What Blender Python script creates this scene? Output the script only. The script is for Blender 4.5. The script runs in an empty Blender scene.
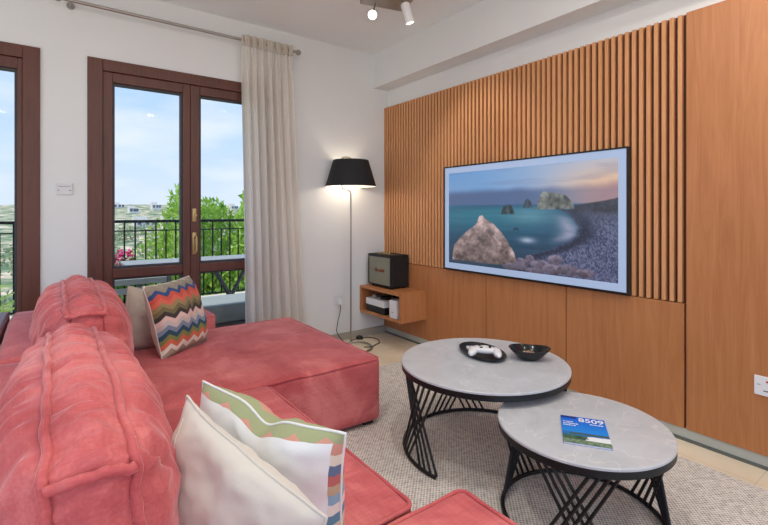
import bpy, bmesh, math, random
import numpy as np
from mathutils import Vector, Matrix, noise
random.seed(7)
PI = math.pi
SC = bpy.context.scene
COL = SC.collection

# ------------------------------------------------------------------ helpers
def link(o, parent=None):
    COL.objects.link(o)
    if parent is not None:
        o.parent = parent
    return o

def tag(o, label, cat, group=None, kind=None):
    o['label'] = label; o['category'] = cat
    if group: o['group'] = group
    if kind: o['kind'] = kind
    return o

def thing(name, label, cat, loc=(0, 0, 0), rz=0, group=None):
    o = bpy.data.objects.new(name, None)
    o.empty_display_size = .05
    COL.objects.link(o); o.location = loc; o.rotation_euler = (0, 0, rz)
    return tag(o, label, cat, group)

def bm_obj(name, bm, mat, parent=None, smooth=False, loc=None):
    me = bpy.data.meshes.new(name)
    bmesh.ops.recalc_face_normals(bm, faces=bm.faces)
    bm.to_mesh(me); bm.free()
    for m in (mat if isinstance(mat, (list, tuple)) else [mat]):
        me.materials.append(m)
    if smooth:
        for p in me.polygons: p.use_smooth = True
        if smooth == 'auto':
            try: me.set_sharp_from_angle(angle=math.radians(38))
            except Exception: pass
    o = bpy.data.objects.new(name, me)
    link(o, parent)
    if loc: o.location = loc
    return o

def struct(name, bm, mat, smooth=False):
    o = bm_obj(name, bm, mat, None, smooth)
    o['kind'] = 'structure'
    return o

def box(bm, a, b, bev=0, mi=0, M=None):
    x0, y0, z0 = a; x1, y1, z1 = b
    r = bmesh.ops.create_cube(bm, size=1)
    vs = r['verts']
    for v in vs:
        v.co = Vector(((x0+x1)/2+v.co.x*(x1-x0), (y0+y1)/2+v.co.y*(y1-y0), (z0+z1)/2+v.co.z*(z1-z0)))
    fs = list({f for v in vs for f in v.link_faces})
    for f in fs: f.material_index = mi
    if bev > 0:
        es = list({e for v in vs for e in v.link_edges})
        r2 = bmesh.ops.bevel(bm, geom=es, offset=bev, segments=2, affect='EDGES', profile=.6)
        vs = list({v for v in r2['verts']} | {v for v in vs if v.is_valid})
        for f in r2['faces']: f.material_index = mi
    if M is not None:
        for v in vs: v.co = M @ v.co
    return vs

def tube(bm, pts, r, seg=8, closed=False, cap=True, mi=0):
    pts = [Vector(p) for p in pts]; n = len(pts)
    rr = r if isinstance(r, (list, tuple)) else [r]*n
    rings = []; prev = None
    for i in range(n):
        if closed: t = pts[(i+1) % n]-pts[(i-1) % n]
        elif i == 0: t = pts[1]-pts[0]
        elif i == n-1: t = pts[-1]-pts[-2]
        else: t = pts[i+1]-pts[i-1]
        if t.length < 1e-9: t = Vector((0, 0, 1))
        t.normalize()
        if prev is None:
            a = Vector((0, 0, 1)) if abs(t.z) < .9 else Vector((1, 0, 0))
            nn = t.cross(a).normalized()
        else:
            nn = prev-t*prev.dot(t)
            nn = nn.normalized() if nn.length > 1e-6 else t.orthogonal().normalized()
        prev = nn; bn = t.cross(nn)
        rings.append([bm.verts.new(pts[i]+rr[i]*(math.cos(2*PI*k/seg)*nn+math.sin(2*PI*k/seg)*bn)) for k in range(seg)])
    m = n if closed else n-1
    for i in range(m):
        A = rings[i]; B = rings[(i+1) % n]
        for k in range(seg):
            f = bm.faces.new((A[k], A[(k+1) % seg], B[(k+1) % seg], B[k])); f.material_index = mi
    if cap and not closed:
        bm.faces.new(rings[0][::-1]).material_index = mi
        bm.faces.new(rings[-1]).material_index = mi

def lathe(bm, prof, seg=48, c=(0, 0, 0), mi=0, closed=False):
    rings = []
    for r, z in prof:
        if r < 1e-5: rings.append([bm.verts.new((c[0], c[1], c[2]+z))])
        else: rings.append([bm.verts.new((c[0]+r*math.cos(2*PI*k/seg), c[1]+r*math.sin(2*PI*k/seg), c[2]+z)) for k in range(seg)])
    n = len(rings)
    for i in range(n if closed else n-1):
        A, B = rings[i], rings[(i+1) % n]
        for k in range(seg):
            k2 = (k+1) % seg
            if len(A) == 1 and len(B) == 1: continue
            if len(A) == 1: f = bm.faces.new((A[0], B[k], B[k2]))
            elif len(B) == 1: f = bm.faces.new((A[k], A[k2], B[0]))
            else: f = bm.faces.new((A[k], A[k2], B[k2], B[k]))
            f.material_index = mi

def smooth_path(pts, n=8):
    P = [Vector(p) for p in pts]; out = []
    for i in range(len(P)-1):
        p0 = P[max(i-1, 0)]; p1 = P[i]; p2 = P[i+1]; p3 = P[min(i+2, len(P)-1)]
        for k in range(n):
            t = k/n
            out.append(.5*((2*p1)+(-p0+p2)*t+(2*p0-5*p1+4*p2-p3)*t*t+(-p0+3*p1-3*p2+p3)*t**3))
    out.append(P[-1]); return out

def fbm(x, y, z=0., o=4):
    return noise.fractal(Vector((x, y, z)), 1.0, 2.0, o)
def nz(x, y, z=0.): return noise.noise(Vector((x, y, z)))
def ridge(x, y, z=0.): return 1-2*abs(noise.noise(Vector((x, y, z))))

# ------------------------------------------------------------------ materials
def s2l(c):
    return tuple(((v/255)/12.92 if v/255 <= .04045 else ((v/255+.055)/1.055)**2.4) for v in c)
class N:
    def __init__(s, name):
        s.m = bpy.data.materials.new(name); s.m.use_nodes = True
        s.t = s.m.node_tree; s.b = s.t.nodes['Principled BSDF']; s.out = s.t.nodes['Material Output']
    def n(s, typ, **kw):
        o = s.t.nodes.new(typ)
        for k, v in kw.items():
            if k.startswith('i_'):
                key = k[2:]; key = int(key) if key.isdigit() else key
                o.inputs[key].default_value = v
            else: setattr(o, k, v)
        return o
    def l(s, a, b): s.t.links.new(a, b)
    def coord(s, scale=(1, 1, 1), kind='Object', rot=(0, 0, 0)):
        tc = s.n('ShaderNodeTexCoord'); mp = s.n('ShaderNodeMapping')
        mp.inputs['Scale'].default_value = scale; mp.inputs['Rotation'].default_value = rot
        s.l(tc.outputs[kind], mp.inputs[0]); return mp.outputs[0]
    def noise(s, vec, scale, detail=4, rough=.55, dist=0):
        o = s.n('ShaderNodeTexNoise'); o.inputs['Scale'].default_value = scale
        o.inputs['Detail'].default_value = detail; o.inputs['Roughness'].default_value = rough
        o.inputs['Distortion'].default_value = dist
        s.l(vec, o.inputs['Vector']); return o.outputs['Fac']
    def ramp(s, fac, stops, interp='LINEAR'):
        o = s.n('ShaderNodeValToRGB'); cr = o.color_ramp; cr.interpolation = interp
        while len(cr.elements) < len(stops): cr.elements.new(.5)
        for e, (p, c) in zip(cr.elements, stops):
            e.position = p; e.color = (*c, 1)
        s.l(fac, o.inputs[0]); return o.outputs[0]
    def bump(s, h, strength=.2, dist=.01):
        o = s.n('ShaderNodeBump'); o.inputs['Strength'].default_value = strength
        o.inputs['Distance'].default_value = dist
        s.l(h, o.inputs['Height']); s.l(o.outputs[0], s.b.inputs['Normal']); return o
    def set(s, **kw):
        mp = dict(col='Base Color', rough='Roughness', metal='Metallic', sheen='Sheen Weight', srough='Sheen Roughness',
                  stint='Sheen Tint', trans='Transmission Weight', spec='Specular IOR Level', ior='IOR', alpha='Alpha', coat='Coat Weight')
        for k, v in kw.items():
            if k in ('col', 'stint'): v = (*v, 1)
            s.b.inputs[mp[k]].default_value = v
        return s

def plain(name, rgb, rough=.5, metal=0, var=.06, scale=8, bump=0, **kw):
    m = N(name); c = s2l(rgb)
    m.set(rough=rough, metal=metal, **kw)
    v = m.coord(); f = m.noise(v, scale)
    lo = tuple(x*(1-var) for x in c); hi = tuple(min(1, x*(1+var)) for x in c)
    m.l(m.ramp(f, [(.3, lo), (.7, hi)]), m.b.inputs['Base Color'])
    if bump: m.bump(f, bump, .005)
    return m.m

def wood(name, a, b, rough=.4, sc=(14, 14, .9), var=1.0, knots=False, kind='Object'):
    m = N(name); m.set(rough=rough)
    v = m.coord(sc, kind)
    f1 = m.noise(v, 3.0, 8, .65, 1.2)
    v2 = m.coord((sc[0]*6, sc[1]*6, sc[2]*1.5), kind); f2 = m.noise(v2, 5, 3)
    v3 = m.coord((1.5, 1.5, .5), kind); f3 = m.noise(v3, 1.2, 2)
    mx = m.n('ShaderNodeMath', operation='MULTIPLY_ADD'); m.l(f2, mx.inputs[0]); mx.inputs[1].default_value = .35; m.l(f1, mx.inputs[2])
    mx2 = m.n('ShaderNodeMath', operation='MULTIPLY_ADD'); m.l(f3, mx2.inputs[0]); mx2.inputs[1].default_value = .5; m.l(mx.outputs[0], mx2.inputs[2])
    m.l(m.ramp(mx2.outputs[0], [(.55, s2l(a)), (1.2 if False else 1.0, s2l(b))]), m.b.inputs['Base Color'])
    m.bump(f2, .04, .002)
    return m.m

def velvet(name, dark, mid, light):
    m = N(name); m.set(rough=.85, sheen=.7, srough=.3, stint=s2l((255, 214, 214)), spec=.15)
    v = m.coord(); f = m.noise(v, 3.2, 5, .6, .8)
    v2 = m.coord((3, 60, 60)); f2 = m.noise(v2, 3, 3)
    v3 = m.coord((60, 3, 60)); f3 = m.noise(v3, 3, 3)
    a = m.n('ShaderNodeMath', operation='ADD'); m.l(f2, a.inputs[0]); m.l(f3, a.inputs[1])
    b = m.n('ShaderNodeMath', operation='MULTIPLY_ADD'); m.l(a.outputs[0], b.inputs[0]); b.inputs[1].default_value = .2; m.l(f, b.inputs[2])
    m.l(m.ramp(b.outputs[0], [(.5, s2l(dark)), (.7, s2l(mid)), (.9, s2l(light))]), m.b.inputs['Base Color'])
    fn = m.noise(m.coord(), 220, 2); m.bump(fn, .12, .002)
    return m.m

def linen(name, a, b, scale=400, rough=.9, transl=0):
    m = N(name); m.set(rough=rough, sheen=.2, spec=.1)
    v = m.coord((1, 1, 1)); w1 = m.noise(m.coord((1, 12, 12)), scale*.08, 3); w2 = m.noise(m.coord((12, 12, 1)), scale*.08, 3)
    a_ = m.n('ShaderNodeMath', operation='ADD'); m.l(w1, a_.inputs[0]); m.l(w2, a_.inputs[1])
    f = m.noise(v, 5, 3)
    c = m.n('ShaderNodeMath', operation='MULTIPLY_ADD'); m.l(f, c.inputs[0]); c.inputs[1].default_value = .5; m.l(a_.outputs[0], c.inputs[2])
    rc = m.ramp(c.outputs[0], [(.9, s2l(a)), (1.0, s2l(b))])
    m.t.nodes[-1].color_ramp.elements[0].position = .7
    m.l(rc, m.b.inputs['Base Color'])
    m.bump(a_.outputs[0], .1, .002)
    if transl:
        tr = m.n('ShaderNodeBsdfTranslucent'); m.l(rc, tr.inputs[0])
        mx = m.n('ShaderNodeMixShader'); mx.inputs[0].default_value = transl
        m.l(m.b.outputs[0], mx.inputs[1]); m.l(tr.outputs[0], mx.inputs[2]); m.l(mx.outputs[0], m.out.inputs[0])
    return m.m

def emit(name, rgb, st):
    m = N(name); m.set(col=rgb); m.b.inputs['Emission Color'].default_value = (*rgb, 1); m.b.inputs['Emission Strength'].default_value = st
    return m.m

M = {}
M['wall'] = plain('wall_paint', (226, 228, 229), .85, var=.012, scale=3)
M['ceiling'] = plain('ceiling_paint', (234, 238, 240), .9, var=.012, scale=3)
M['walnut'] = wood('brown_door_wood', (56, 29, 23), (96, 52, 38), .42)
M['veneer'] = wood('wood_veneer', (164, 101, 56), (190, 127, 80), .42, (6, 6, .5))
M['slat'] = wood('slat_wood', (182, 118, 72), (214, 156, 108), .5, (30, 30, 1))
M['slatback'] = wood('slat_backing', (66, 33, 15), (86, 46, 24), .6)
M['veldark'] = velvet('rose_velvet', (176, 80, 84), (201, 103, 105), (222, 134, 132))
M['piping'] = velvet('rose_velvet_welt', (174, 76, 80), (200, 100, 102), (222, 130, 128))
M['burg'] = plain('burgundy_wood', (92, 34, 44), .35)
M['cream'] = linen('cream_linen', (192, 187, 177), (212, 207, 198))
M['white_cotton'] = linen('white_cotton', (214, 214, 214), (232, 233, 234))
M['taupe'] = linen('taupe_linen', (172, 158, 146), (196, 182, 170))
M['curtain'] = linen('curtain_linen', (234, 229, 222), (246, 243, 238), transl=.62)
M['black'] = plain('black_metal', (26, 30, 34), .4, .3, scale=20)
M['blackp'] = plain('black_plastic', (18, 19, 21), .45)
M['gloss'] = plain('black_ceramic', (16, 20, 24), .18)
M['steel'] = plain('brushed_steel', (170, 166, 160), .3, .9)
M['brass'] = plain('aged_brass', (176, 150, 104), .35, .85)
M['whitep'] = plain('white_plastic', (232, 232, 234), .35, var=.01)
M['plate'] = plain('wall_plate_plastic', (218, 218, 222), .4, var=.01)
M['shade'] = plain('black_shade_fabric', (30, 31, 34), .8)
M['shadein'] = plain('shade_lining', (236, 230, 218), .7)
M['skirt'] = plain('stone_skirting', (184, 188, 182), .3, var=.08, scale=5)
M['skirtw'] = plain('wall_skirting', (176, 168, 156), .5, var=.05, scale=5)
M['grille'] = plain('speaker_grille', (132, 132, 116), .8, var=.15, scale=120)
M['copper'] = plain('copper_lettering', (150, 92, 70), .35, .6)
M['vinyl'] = plain('black_vinyl', (20, 21, 23), .6, var=.2, scale=180, bump=.2)
M['outgrey'] = plain('outdoor_grey', (146, 152, 154), .7)
M['outdark'] = plain('outdoor_frame', (88, 90, 92), .6)
M['outcush'] = plain('outdoor_cushion', (142, 152, 152), .9)
M['balfloor'] = plain('balcony_tile', (150, 140, 128), .6, var=.1, scale=4)
M['railing'] = plain('railing_iron', (22, 30, 30), .5, .4)
M['parapet'] = plain('balcony_kerb', (206, 196, 180), .8)
M['potato'] = plain('bowl_contents', (168, 140, 110), .8, var=.3, scale=60)
M['red'] = plain('red_mark', (200, 40, 40), .5)
M['ink'] = plain('grey_ink', (90, 90, 96), .6)
M['lampglow'] = emit('spot_lens', (1, .93, .82), 14)
M['lampglow2'] = emit('spot_lens_side', (1, .95, .88), 2.5)
M['bulb'] = emit('bulb_glass', (1, .87, .7), 5)
M['concrete'] = plain('far_wall', (226, 214, 200), .9)
M['gaps'] = plain('dark_gap', (46, 26, 16), .8)

def stone():
    m = N('grey_stone_top'); m.set(rough=.32)
    v = m.coord(); f = m.noise(v, 4, 8, .65, 1.5)
    w = m.n('ShaderNodeTexVoronoi', feature='DISTANCE_TO_EDGE'); w.inputs['Scale'].default_value = 3.2
    d = m.n('ShaderNodeTexNoise'); d.inputs['Scale'].default_value = 3; d.inputs['Detail'].default_value = 5
    m.l(v, d.inputs['Vector'])
    mx = m.n('ShaderNodeVectorMath', operation='MULTIPLY_ADD'); m.l(d.outputs['Color'], mx.inputs[0]); mx.inputs[1].default_value = (.6, .6, .6); m.l(v, mx.inputs[2])
    m.l(mx.outputs[0], w.inputs['Vector'])
    base = m.ramp(f, [(.3, s2l((184, 187, 192))), (.7, s2l((205, 208, 214)))])
    vein = m.ramp(w.outputs['Distance'], [(0, (1, 1, 1)), (.012, (0, 0, 0))])
    mm = m.n('ShaderNodeMix', data_type='RGBA'); mm.inputs['B'].default_value = (*s2l((236, 230, 226)), 1)
    fm = m.n('ShaderNodeMath', operation='MULTIPLY'); m.l(vein, fm.inputs[0]); fm.inputs[1].default_value = .45
    m.l(fm.outputs[0], mm.inputs['Factor']); m.l(base, mm.inputs['A']); m.l(mm.outputs['Result'], m.b.inputs['Base Color'])
    return m.m
M['stone'] = stone()

def rugmat():
    m = N('woven_rug'); m.set(rough=.95, spec=.1)
    tc = m.n('ShaderNodeTexCoord'); sp = m.n('ShaderNodeSeparateXYZ'); m.l(tc.outputs['Object'], sp.inputs[0])
    def wave(o, k, ph=0):
        a = m.n('ShaderNodeMath', operation='MULTIPLY_ADD'); m.l(o, a.inputs[0]); a.inputs[1].default_value = k; a.inputs[2].default_value = ph
        b = m.n('ShaderNodeMath', operation='SINE'); m.l(a.outputs[0], b.inputs[0]); return b.outputs[0]
    wx = wave(sp.outputs[0], 2*PI/.017); wy = wave(sp.outputs[1], 2*PI/.017)
    p = m.n('ShaderNodeMath', operation='MULTIPLY'); m.l(wx, p.inputs[0]); m.l(wy, p.inputs[1])
    f = m.noise(m.coord((1, 1, 1)), 60, 3)
    q = m.n('ShaderNodeMath', operation='MULTIPLY_ADD'); m.l(p.outputs[0], q.inputs[0]); q.inputs[1].default_value = .38; m.l(f, q.inputs[2])
    m.l(m.ramp(q.outputs[0], [(.12, s2l((146, 142, 138))), (.42, s2l((208, 202, 195))), (.8, s2l((238, 234, 228)))]), m.b.inputs['Base Color'])
    m.bump(q.outputs[0], .35, .006)
    return m.m
M['rug'] = rugmat()

def floormat():
    m = N('beige_floor_tile'); m.set(rough=.3)
    v = m.coord(); f = m.noise(v, 2.5, 6, .6, .5)
    br = m.n('ShaderNodeTexBrick'); br.offset = 0; br.inputs['Scale'].default_value = 1
    br.inputs['Brick Width'].default_value = .6; br.inputs['Row Height'].default_value = .6; br.inputs['Mortar Size'].default_value = .0025
    br.inputs['Color1'].default_value = (1, 1, 1, 1); br.inputs['Color2'].default_value = (1, 1, 1, 1); br.inputs['Mortar'].default_value = (.6, .6, .6, 1)
    mp = m.coord((1, 1, 1)); m.l(mp, br.inputs['Vector'])
    base = m.ramp(f, [(.3, s2l((226, 210, 182))), (.7, s2l((242, 230, 206)))])
    mm = m.n('ShaderNodeMix', data_type='RGBA', blend_type='MULTIPLY'); mm.inputs['Factor'].default_value = .5
    m.l(base, mm.inputs['A']); m.l(br.outputs['Color'], mm.inputs['B']); m.l(mm.outputs['Result'], m.b.inputs['Base Color'])
    return m.m
M['floor'] = floormat()

def glassmat():
    m = N('door_glass')
    tr = m.n('ShaderNodeBsdfTransparent'); gl = m.n('ShaderNodeBsdfGlossy'); gl.inputs['Roughness'].default_value = .02
    mx = m.n('ShaderNodeMixShader'); mx.inputs[0].default_value = .003
    m.l(tr.outputs[0], mx.inputs[1]); m.l(gl.outputs[0], mx.inputs[2]); m.l(mx.outputs[0], m.out.inputs[0])
    return m.m
M['glass'] = glassmat()

CHEV = [(150, 140, 128), (64, 84, 128), (206, 92, 78), (216, 110, 92), (156, 136, 98), (120, 112, 82), (70, 66, 64), (224, 196, 190), (200, 190, 186), (130, 146, 170), (52, 84, 104), (128, 132, 82), (210, 112, 88), (226, 218, 206), (166, 150, 130)]
CHEV2 = [(140, 178, 198), (226, 224, 214), (96, 142, 166), (206, 198, 172), (160, 166, 128), (206, 150, 134), (224, 218, 200), (104, 122, 152), (190, 112, 108), (190, 172, 144)]
def chevron(name, cols, reps, zig=7, amp=.09):
    m = N(name); m.set(rough=.9, sheen=.1, spec=.1)
    uv = m.n('ShaderNodeUVMap'); sp = m.n('ShaderNodeSeparateXYZ'); m.l(uv.outputs[0], sp.inputs[0])
    a = m.n('ShaderNodeMath', operation='MULTIPLY'); m.l(sp.outputs[0], a.inputs[0]); a.inputs[1].default_value = zig
    b = m.n('ShaderNodeMath', operation='PINGPONG'); m.l(a.outputs[0], b.inputs[0]); b.inputs[1].default_value = .5
    c = m.n('ShaderNodeMath', operation='MULTIPLY_ADD'); m.l(b.outputs[0], c.inputs[0]); c.inputs[1].default_value = amp*2; 
    d = m.n('ShaderNodeMath', operation='MULTIPLY'); m.l(sp.outputs[1], d.inputs[0]); d.inputs[1].default_value = -1
    m.l(d.outputs[0], c.inputs[2])
    e = m.n('ShaderNodeMath', operation='MULTIPLY_ADD'); m.l(c.outputs[0], e.inputs[0]); e.inputs[1].default_value = reps; e.inputs[2].default_value = 4
    g = m.n('ShaderNodeMath', operation='FRACT'); m.l(e.outputs[0], g.inputs[0])
    n = len(cols)
    m.l(m.ramp(g.outputs[0], [(i/n, s2l(cc)) for i, cc in enumerate(cols)], 'CONSTANT'), m.b.inputs['Base Color'])
    f = m.noise(m.coord(), 300, 2); m.bump(f, .2, .002)
    return m.m
M['chev'] = chevron('zigzag_fabric', CHEV, 1.1, 5, .07)
M['chev2'] = chevron('zigzag_fabric_light', CHEV2, 1.6, 6, .045)

def colattr(name, emis=0., rough=.3):
    m = N(name); a = m.n('ShaderNodeAttribute'); a.attribute_name = 'Col'
    m.set(rough=rough)
    if emis:
        m.set(col=(.01, .01, .01)); m.l(a.outputs['Color'], m.b.inputs['Emission Color']); m.b.inputs['Emission Strength'].default_value = emis
    else: m.l(a.outputs['Color'], m.b.inputs['Base Color'])
    return m.m

def leafmat(name, a, b, transl=.35):
    m = N(name); m.set(rough=.6)
    f = m.noise(m.coord(), 6, 3)
    rc = m.ramp(f, [(.3, s2l(a)), (.7, s2l(b))]); m.l(rc, m.b.inputs['Base Color'])
    tr = m.n('ShaderNodeBsdfTranslucent'); m.l(rc, tr.inputs[0]); mx = m.n('ShaderNodeMixShader'); mx.inputs[0].default_value = transl
    m.l(m.b.outputs[0], mx.inputs[1]); m.l(tr.outputs[0], mx.inputs[2]); m.l(mx.outputs[0], m.out.inputs[0])
    return m.m

# ------------------------------------------------------------------ room shell
XW = 2.55; YW = 3.47; CZ = 2.632
bm = bmesh.new(); box(bm, (-3.2, -3.2, -.12), (2.75, YW+.25, 0)); struct('floor', bm, M['floor'])
bm = bmesh.new(); box(bm, (-3.2, -3.2, CZ), (2.75, YW+1.15, CZ+.15)); struct('ceiling', bm, M['ceiling'])  # runs past the window wall as an added, unseen overhang keeping sun out
bm = bmesh.new(); box(bm, (2.592, -3.2, 0), (2.75, YW+.25, CZ)); struct('wall_right', bm, M['wall'])
bm = bmesh.new(); box(bm, (2.425, -3.2, 2.315), (2.592, YW, CZ)); struct('trim_1', bm, M['wall'])
# window wall with two door openings
D1 = (-1.30, -.068); D2 = (.173, 1.43); DT = 2.155
bm = bmesh.new()
for a, b in ((-3.2, D1[0]), (D1[1], D2[0]), (D2[1], 2.592)):
    box(bm, (a, YW, 0), (b, YW+.25, CZ))
for a, b in (D1, D2): box(bm, (a, YW, DT), (b, YW+.25, CZ))
struct('wall_back', bm, M['wall'])
bm = bmesh.new(); box(bm, (1.43, YW-.012, 0), (2.592, YW-.0005, .066)); struct('baseboard_back', bm, M['skirtw'])
bm = bmesh.new(); box(bm, (2.556, -3.2, .016), (2.592, YW-.014, .062)); struct('baseboard_right', bm, M['skirt'])
bm = bmesh.new(); box(bm, (2.552, -3.2, 0), (2.592, YW-.014, .015)); struct('trim_2', bm, plain('skirting_foot_strip', (98, 104, 100), .4))  # darker strip along the foot of the skirting

BEAD = plain('dark_glazing_bead', (58, 54, 60), .5)
def door(name, x0, x1, glasses, handle=False, rail=True):
    y0 = YW-.012; y1 = YW+.09
    bm = bmesh.new()
    fw = .085; ZT = 2.012
    box(bm, (x0, y0, 0), (x0+fw, y1, DT), .004); box(bm, (x1-fw, y0, 0), (x1, y1, DT), .004)
    box(bm, (x0+fw, y0, DT-fw*.9), (x1-fw, y1, DT), .004); box(bm, (x0+fw, y0+.03, 0), (x1-fw, y1, .03))
    fr = bm_obj(name, bm, M['walnut']); fr['kind'] = 'structure'
    for g0, g1, s0, s1 in glasses:
        bm = bmesh.new(); yy0 = y0+.014; yy1 = y1-.02
        box(bm, (s0, yy0, .03), (g0, yy1, DT-.078), .004); box(bm, (g1, yy0, .03), (s1, yy1, DT-.078), .004)
        box(bm, (g0, yy0, ZT), (g1, yy1, DT-.078), .004); box(bm, (g0, yy0, .03), (g1, yy1, .13), .004)
        if rail: box(bm, (g0, yy0, .708), (g1, yy1, .771), .004)
        # inner glazing bead
        b = .014; lfm = bm; bm = bmesh.new()
        for z0, z1 in (((.13, .708), (.771, ZT)) if rail else ((.13, ZT),)):
            box(bm, (g0, yy0+.02, z0), (g0+b, yy1-.01, z1)); box(bm, (g1-b, yy0+.02, z0), (g1, yy1-.01, z1))
            box(bm, (g0+b, yy0+.02, z1-b), (g1-b, yy1-.01, z1)); box(bm, (g0+b, yy0+.02, z0), (g1-b, yy1-.01, z0+b))
        lf = bm_obj('door_leaf', lfm, M['walnut'], fr)
        q_ = bm_obj('glazing_bead', bm, BEAD, lf); q_['label'] = 'dark grey glazing bead'
        bm = bmesh.new()
        
        if rail: box(bm, (g0+b, YW+.035, .13+b), (g1-b, YW+.04, .708-b)); box(bm, (g0+b, YW+.035, .771+b), (g1-b, YW+.04, ZT-b))
        else: box(bm, (g0+b, YW+.035, .13+b), (g1-b, YW+.04, ZT-b))
        bm_obj('glass_pane', bm, M['glass'], lf)
        if handle and s0 > .7:
            bm = bmesh.new(); box(bm, (s0+.012, yy0-.006, .84), (s0+.040, yy0+.001, 1.0), .002)
            tube(bm, [(s0+.032, yy0, .97), (s0+.032, yy0-.045, .97), (s0+.032, yy0-.05, .93), (s0+.03, yy0-.05, .86)], .007)
            h = bm_obj('door_handle', bm, M['brass'], lf, 'auto'); h['label'] = 'aged brass lever handle'
            bm = bmesh.new(); box(bm, (s0+.012, yy0-.006, 1.08), (s0+.040, yy0+.001, 1.175), .002); tube(bm, [(s0+.032, yy0, 1.125), (s0+.032, yy0-.02, 1.125)], .01)
            h = bm_obj('lock_plate', bm, M['brass'], lf, 'auto'); h['label'] = 'brass lock plate'
    return fr
door('door_1', D1[0], D1[1], [(-.64, -.178, -.69, -.153), (-1.18, -.76, -1.215, -.69)], False, False)
door('door_2', D2[0], D2[1], [(.314, .75, .258, .80), (.865, 1.285, .802, 1.345)], True)

# ------------------------------------------------------------------ feature wall
PJ = [3.47-.002, 2.854, 2.208, 1.57, .923]
labs = ['flat wood panel behind the floating shelf, in the corner', 'low wood panel under the left end of the television',
        'low wood panel under the middle of the television', 'low wood panel behind the smaller round table']
for i in range(4):
    bm = bmesh.new(); box(bm, (XW, PJ[i+1]+.003, .063), (2.588, PJ[i]-.003, .688), .0015)
    tag(bm_obj('wall_panel', bm, M['veneer']), labs[i], 'wall panel', 'low wood panels under the slats')
bm = bmesh.new(); box(bm, (XW, -.9, .063), (2.588, .915, 2.148), .0015)
tag(bm_obj('tall_wall_panel', bm, M['veneer']), 'tall flat wood panel right of the slats with white socket', 'wall panel')
sl = thing('slatted_panel', 'vertical wood slat panel on the wall behind the television', 'slat panel', (XW, 2.2, .69))
bm = bmesh.new(); box(bm, (.027, .923-2.2, 0), (.04, 3.468-2.2, 1.458)); bm_obj('backing_board', bm, M['slatback'], sl)
bm = bmesh.new(); y = 3.466; k = 0
while y-.019 > .925:
    box(bm, (0, y-.019-2.2, .003), (.027, y-2.2, 1.455), .001); y -= .0375; k += 1
bm_obj('slats', bm, M['slat'], sl)
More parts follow.
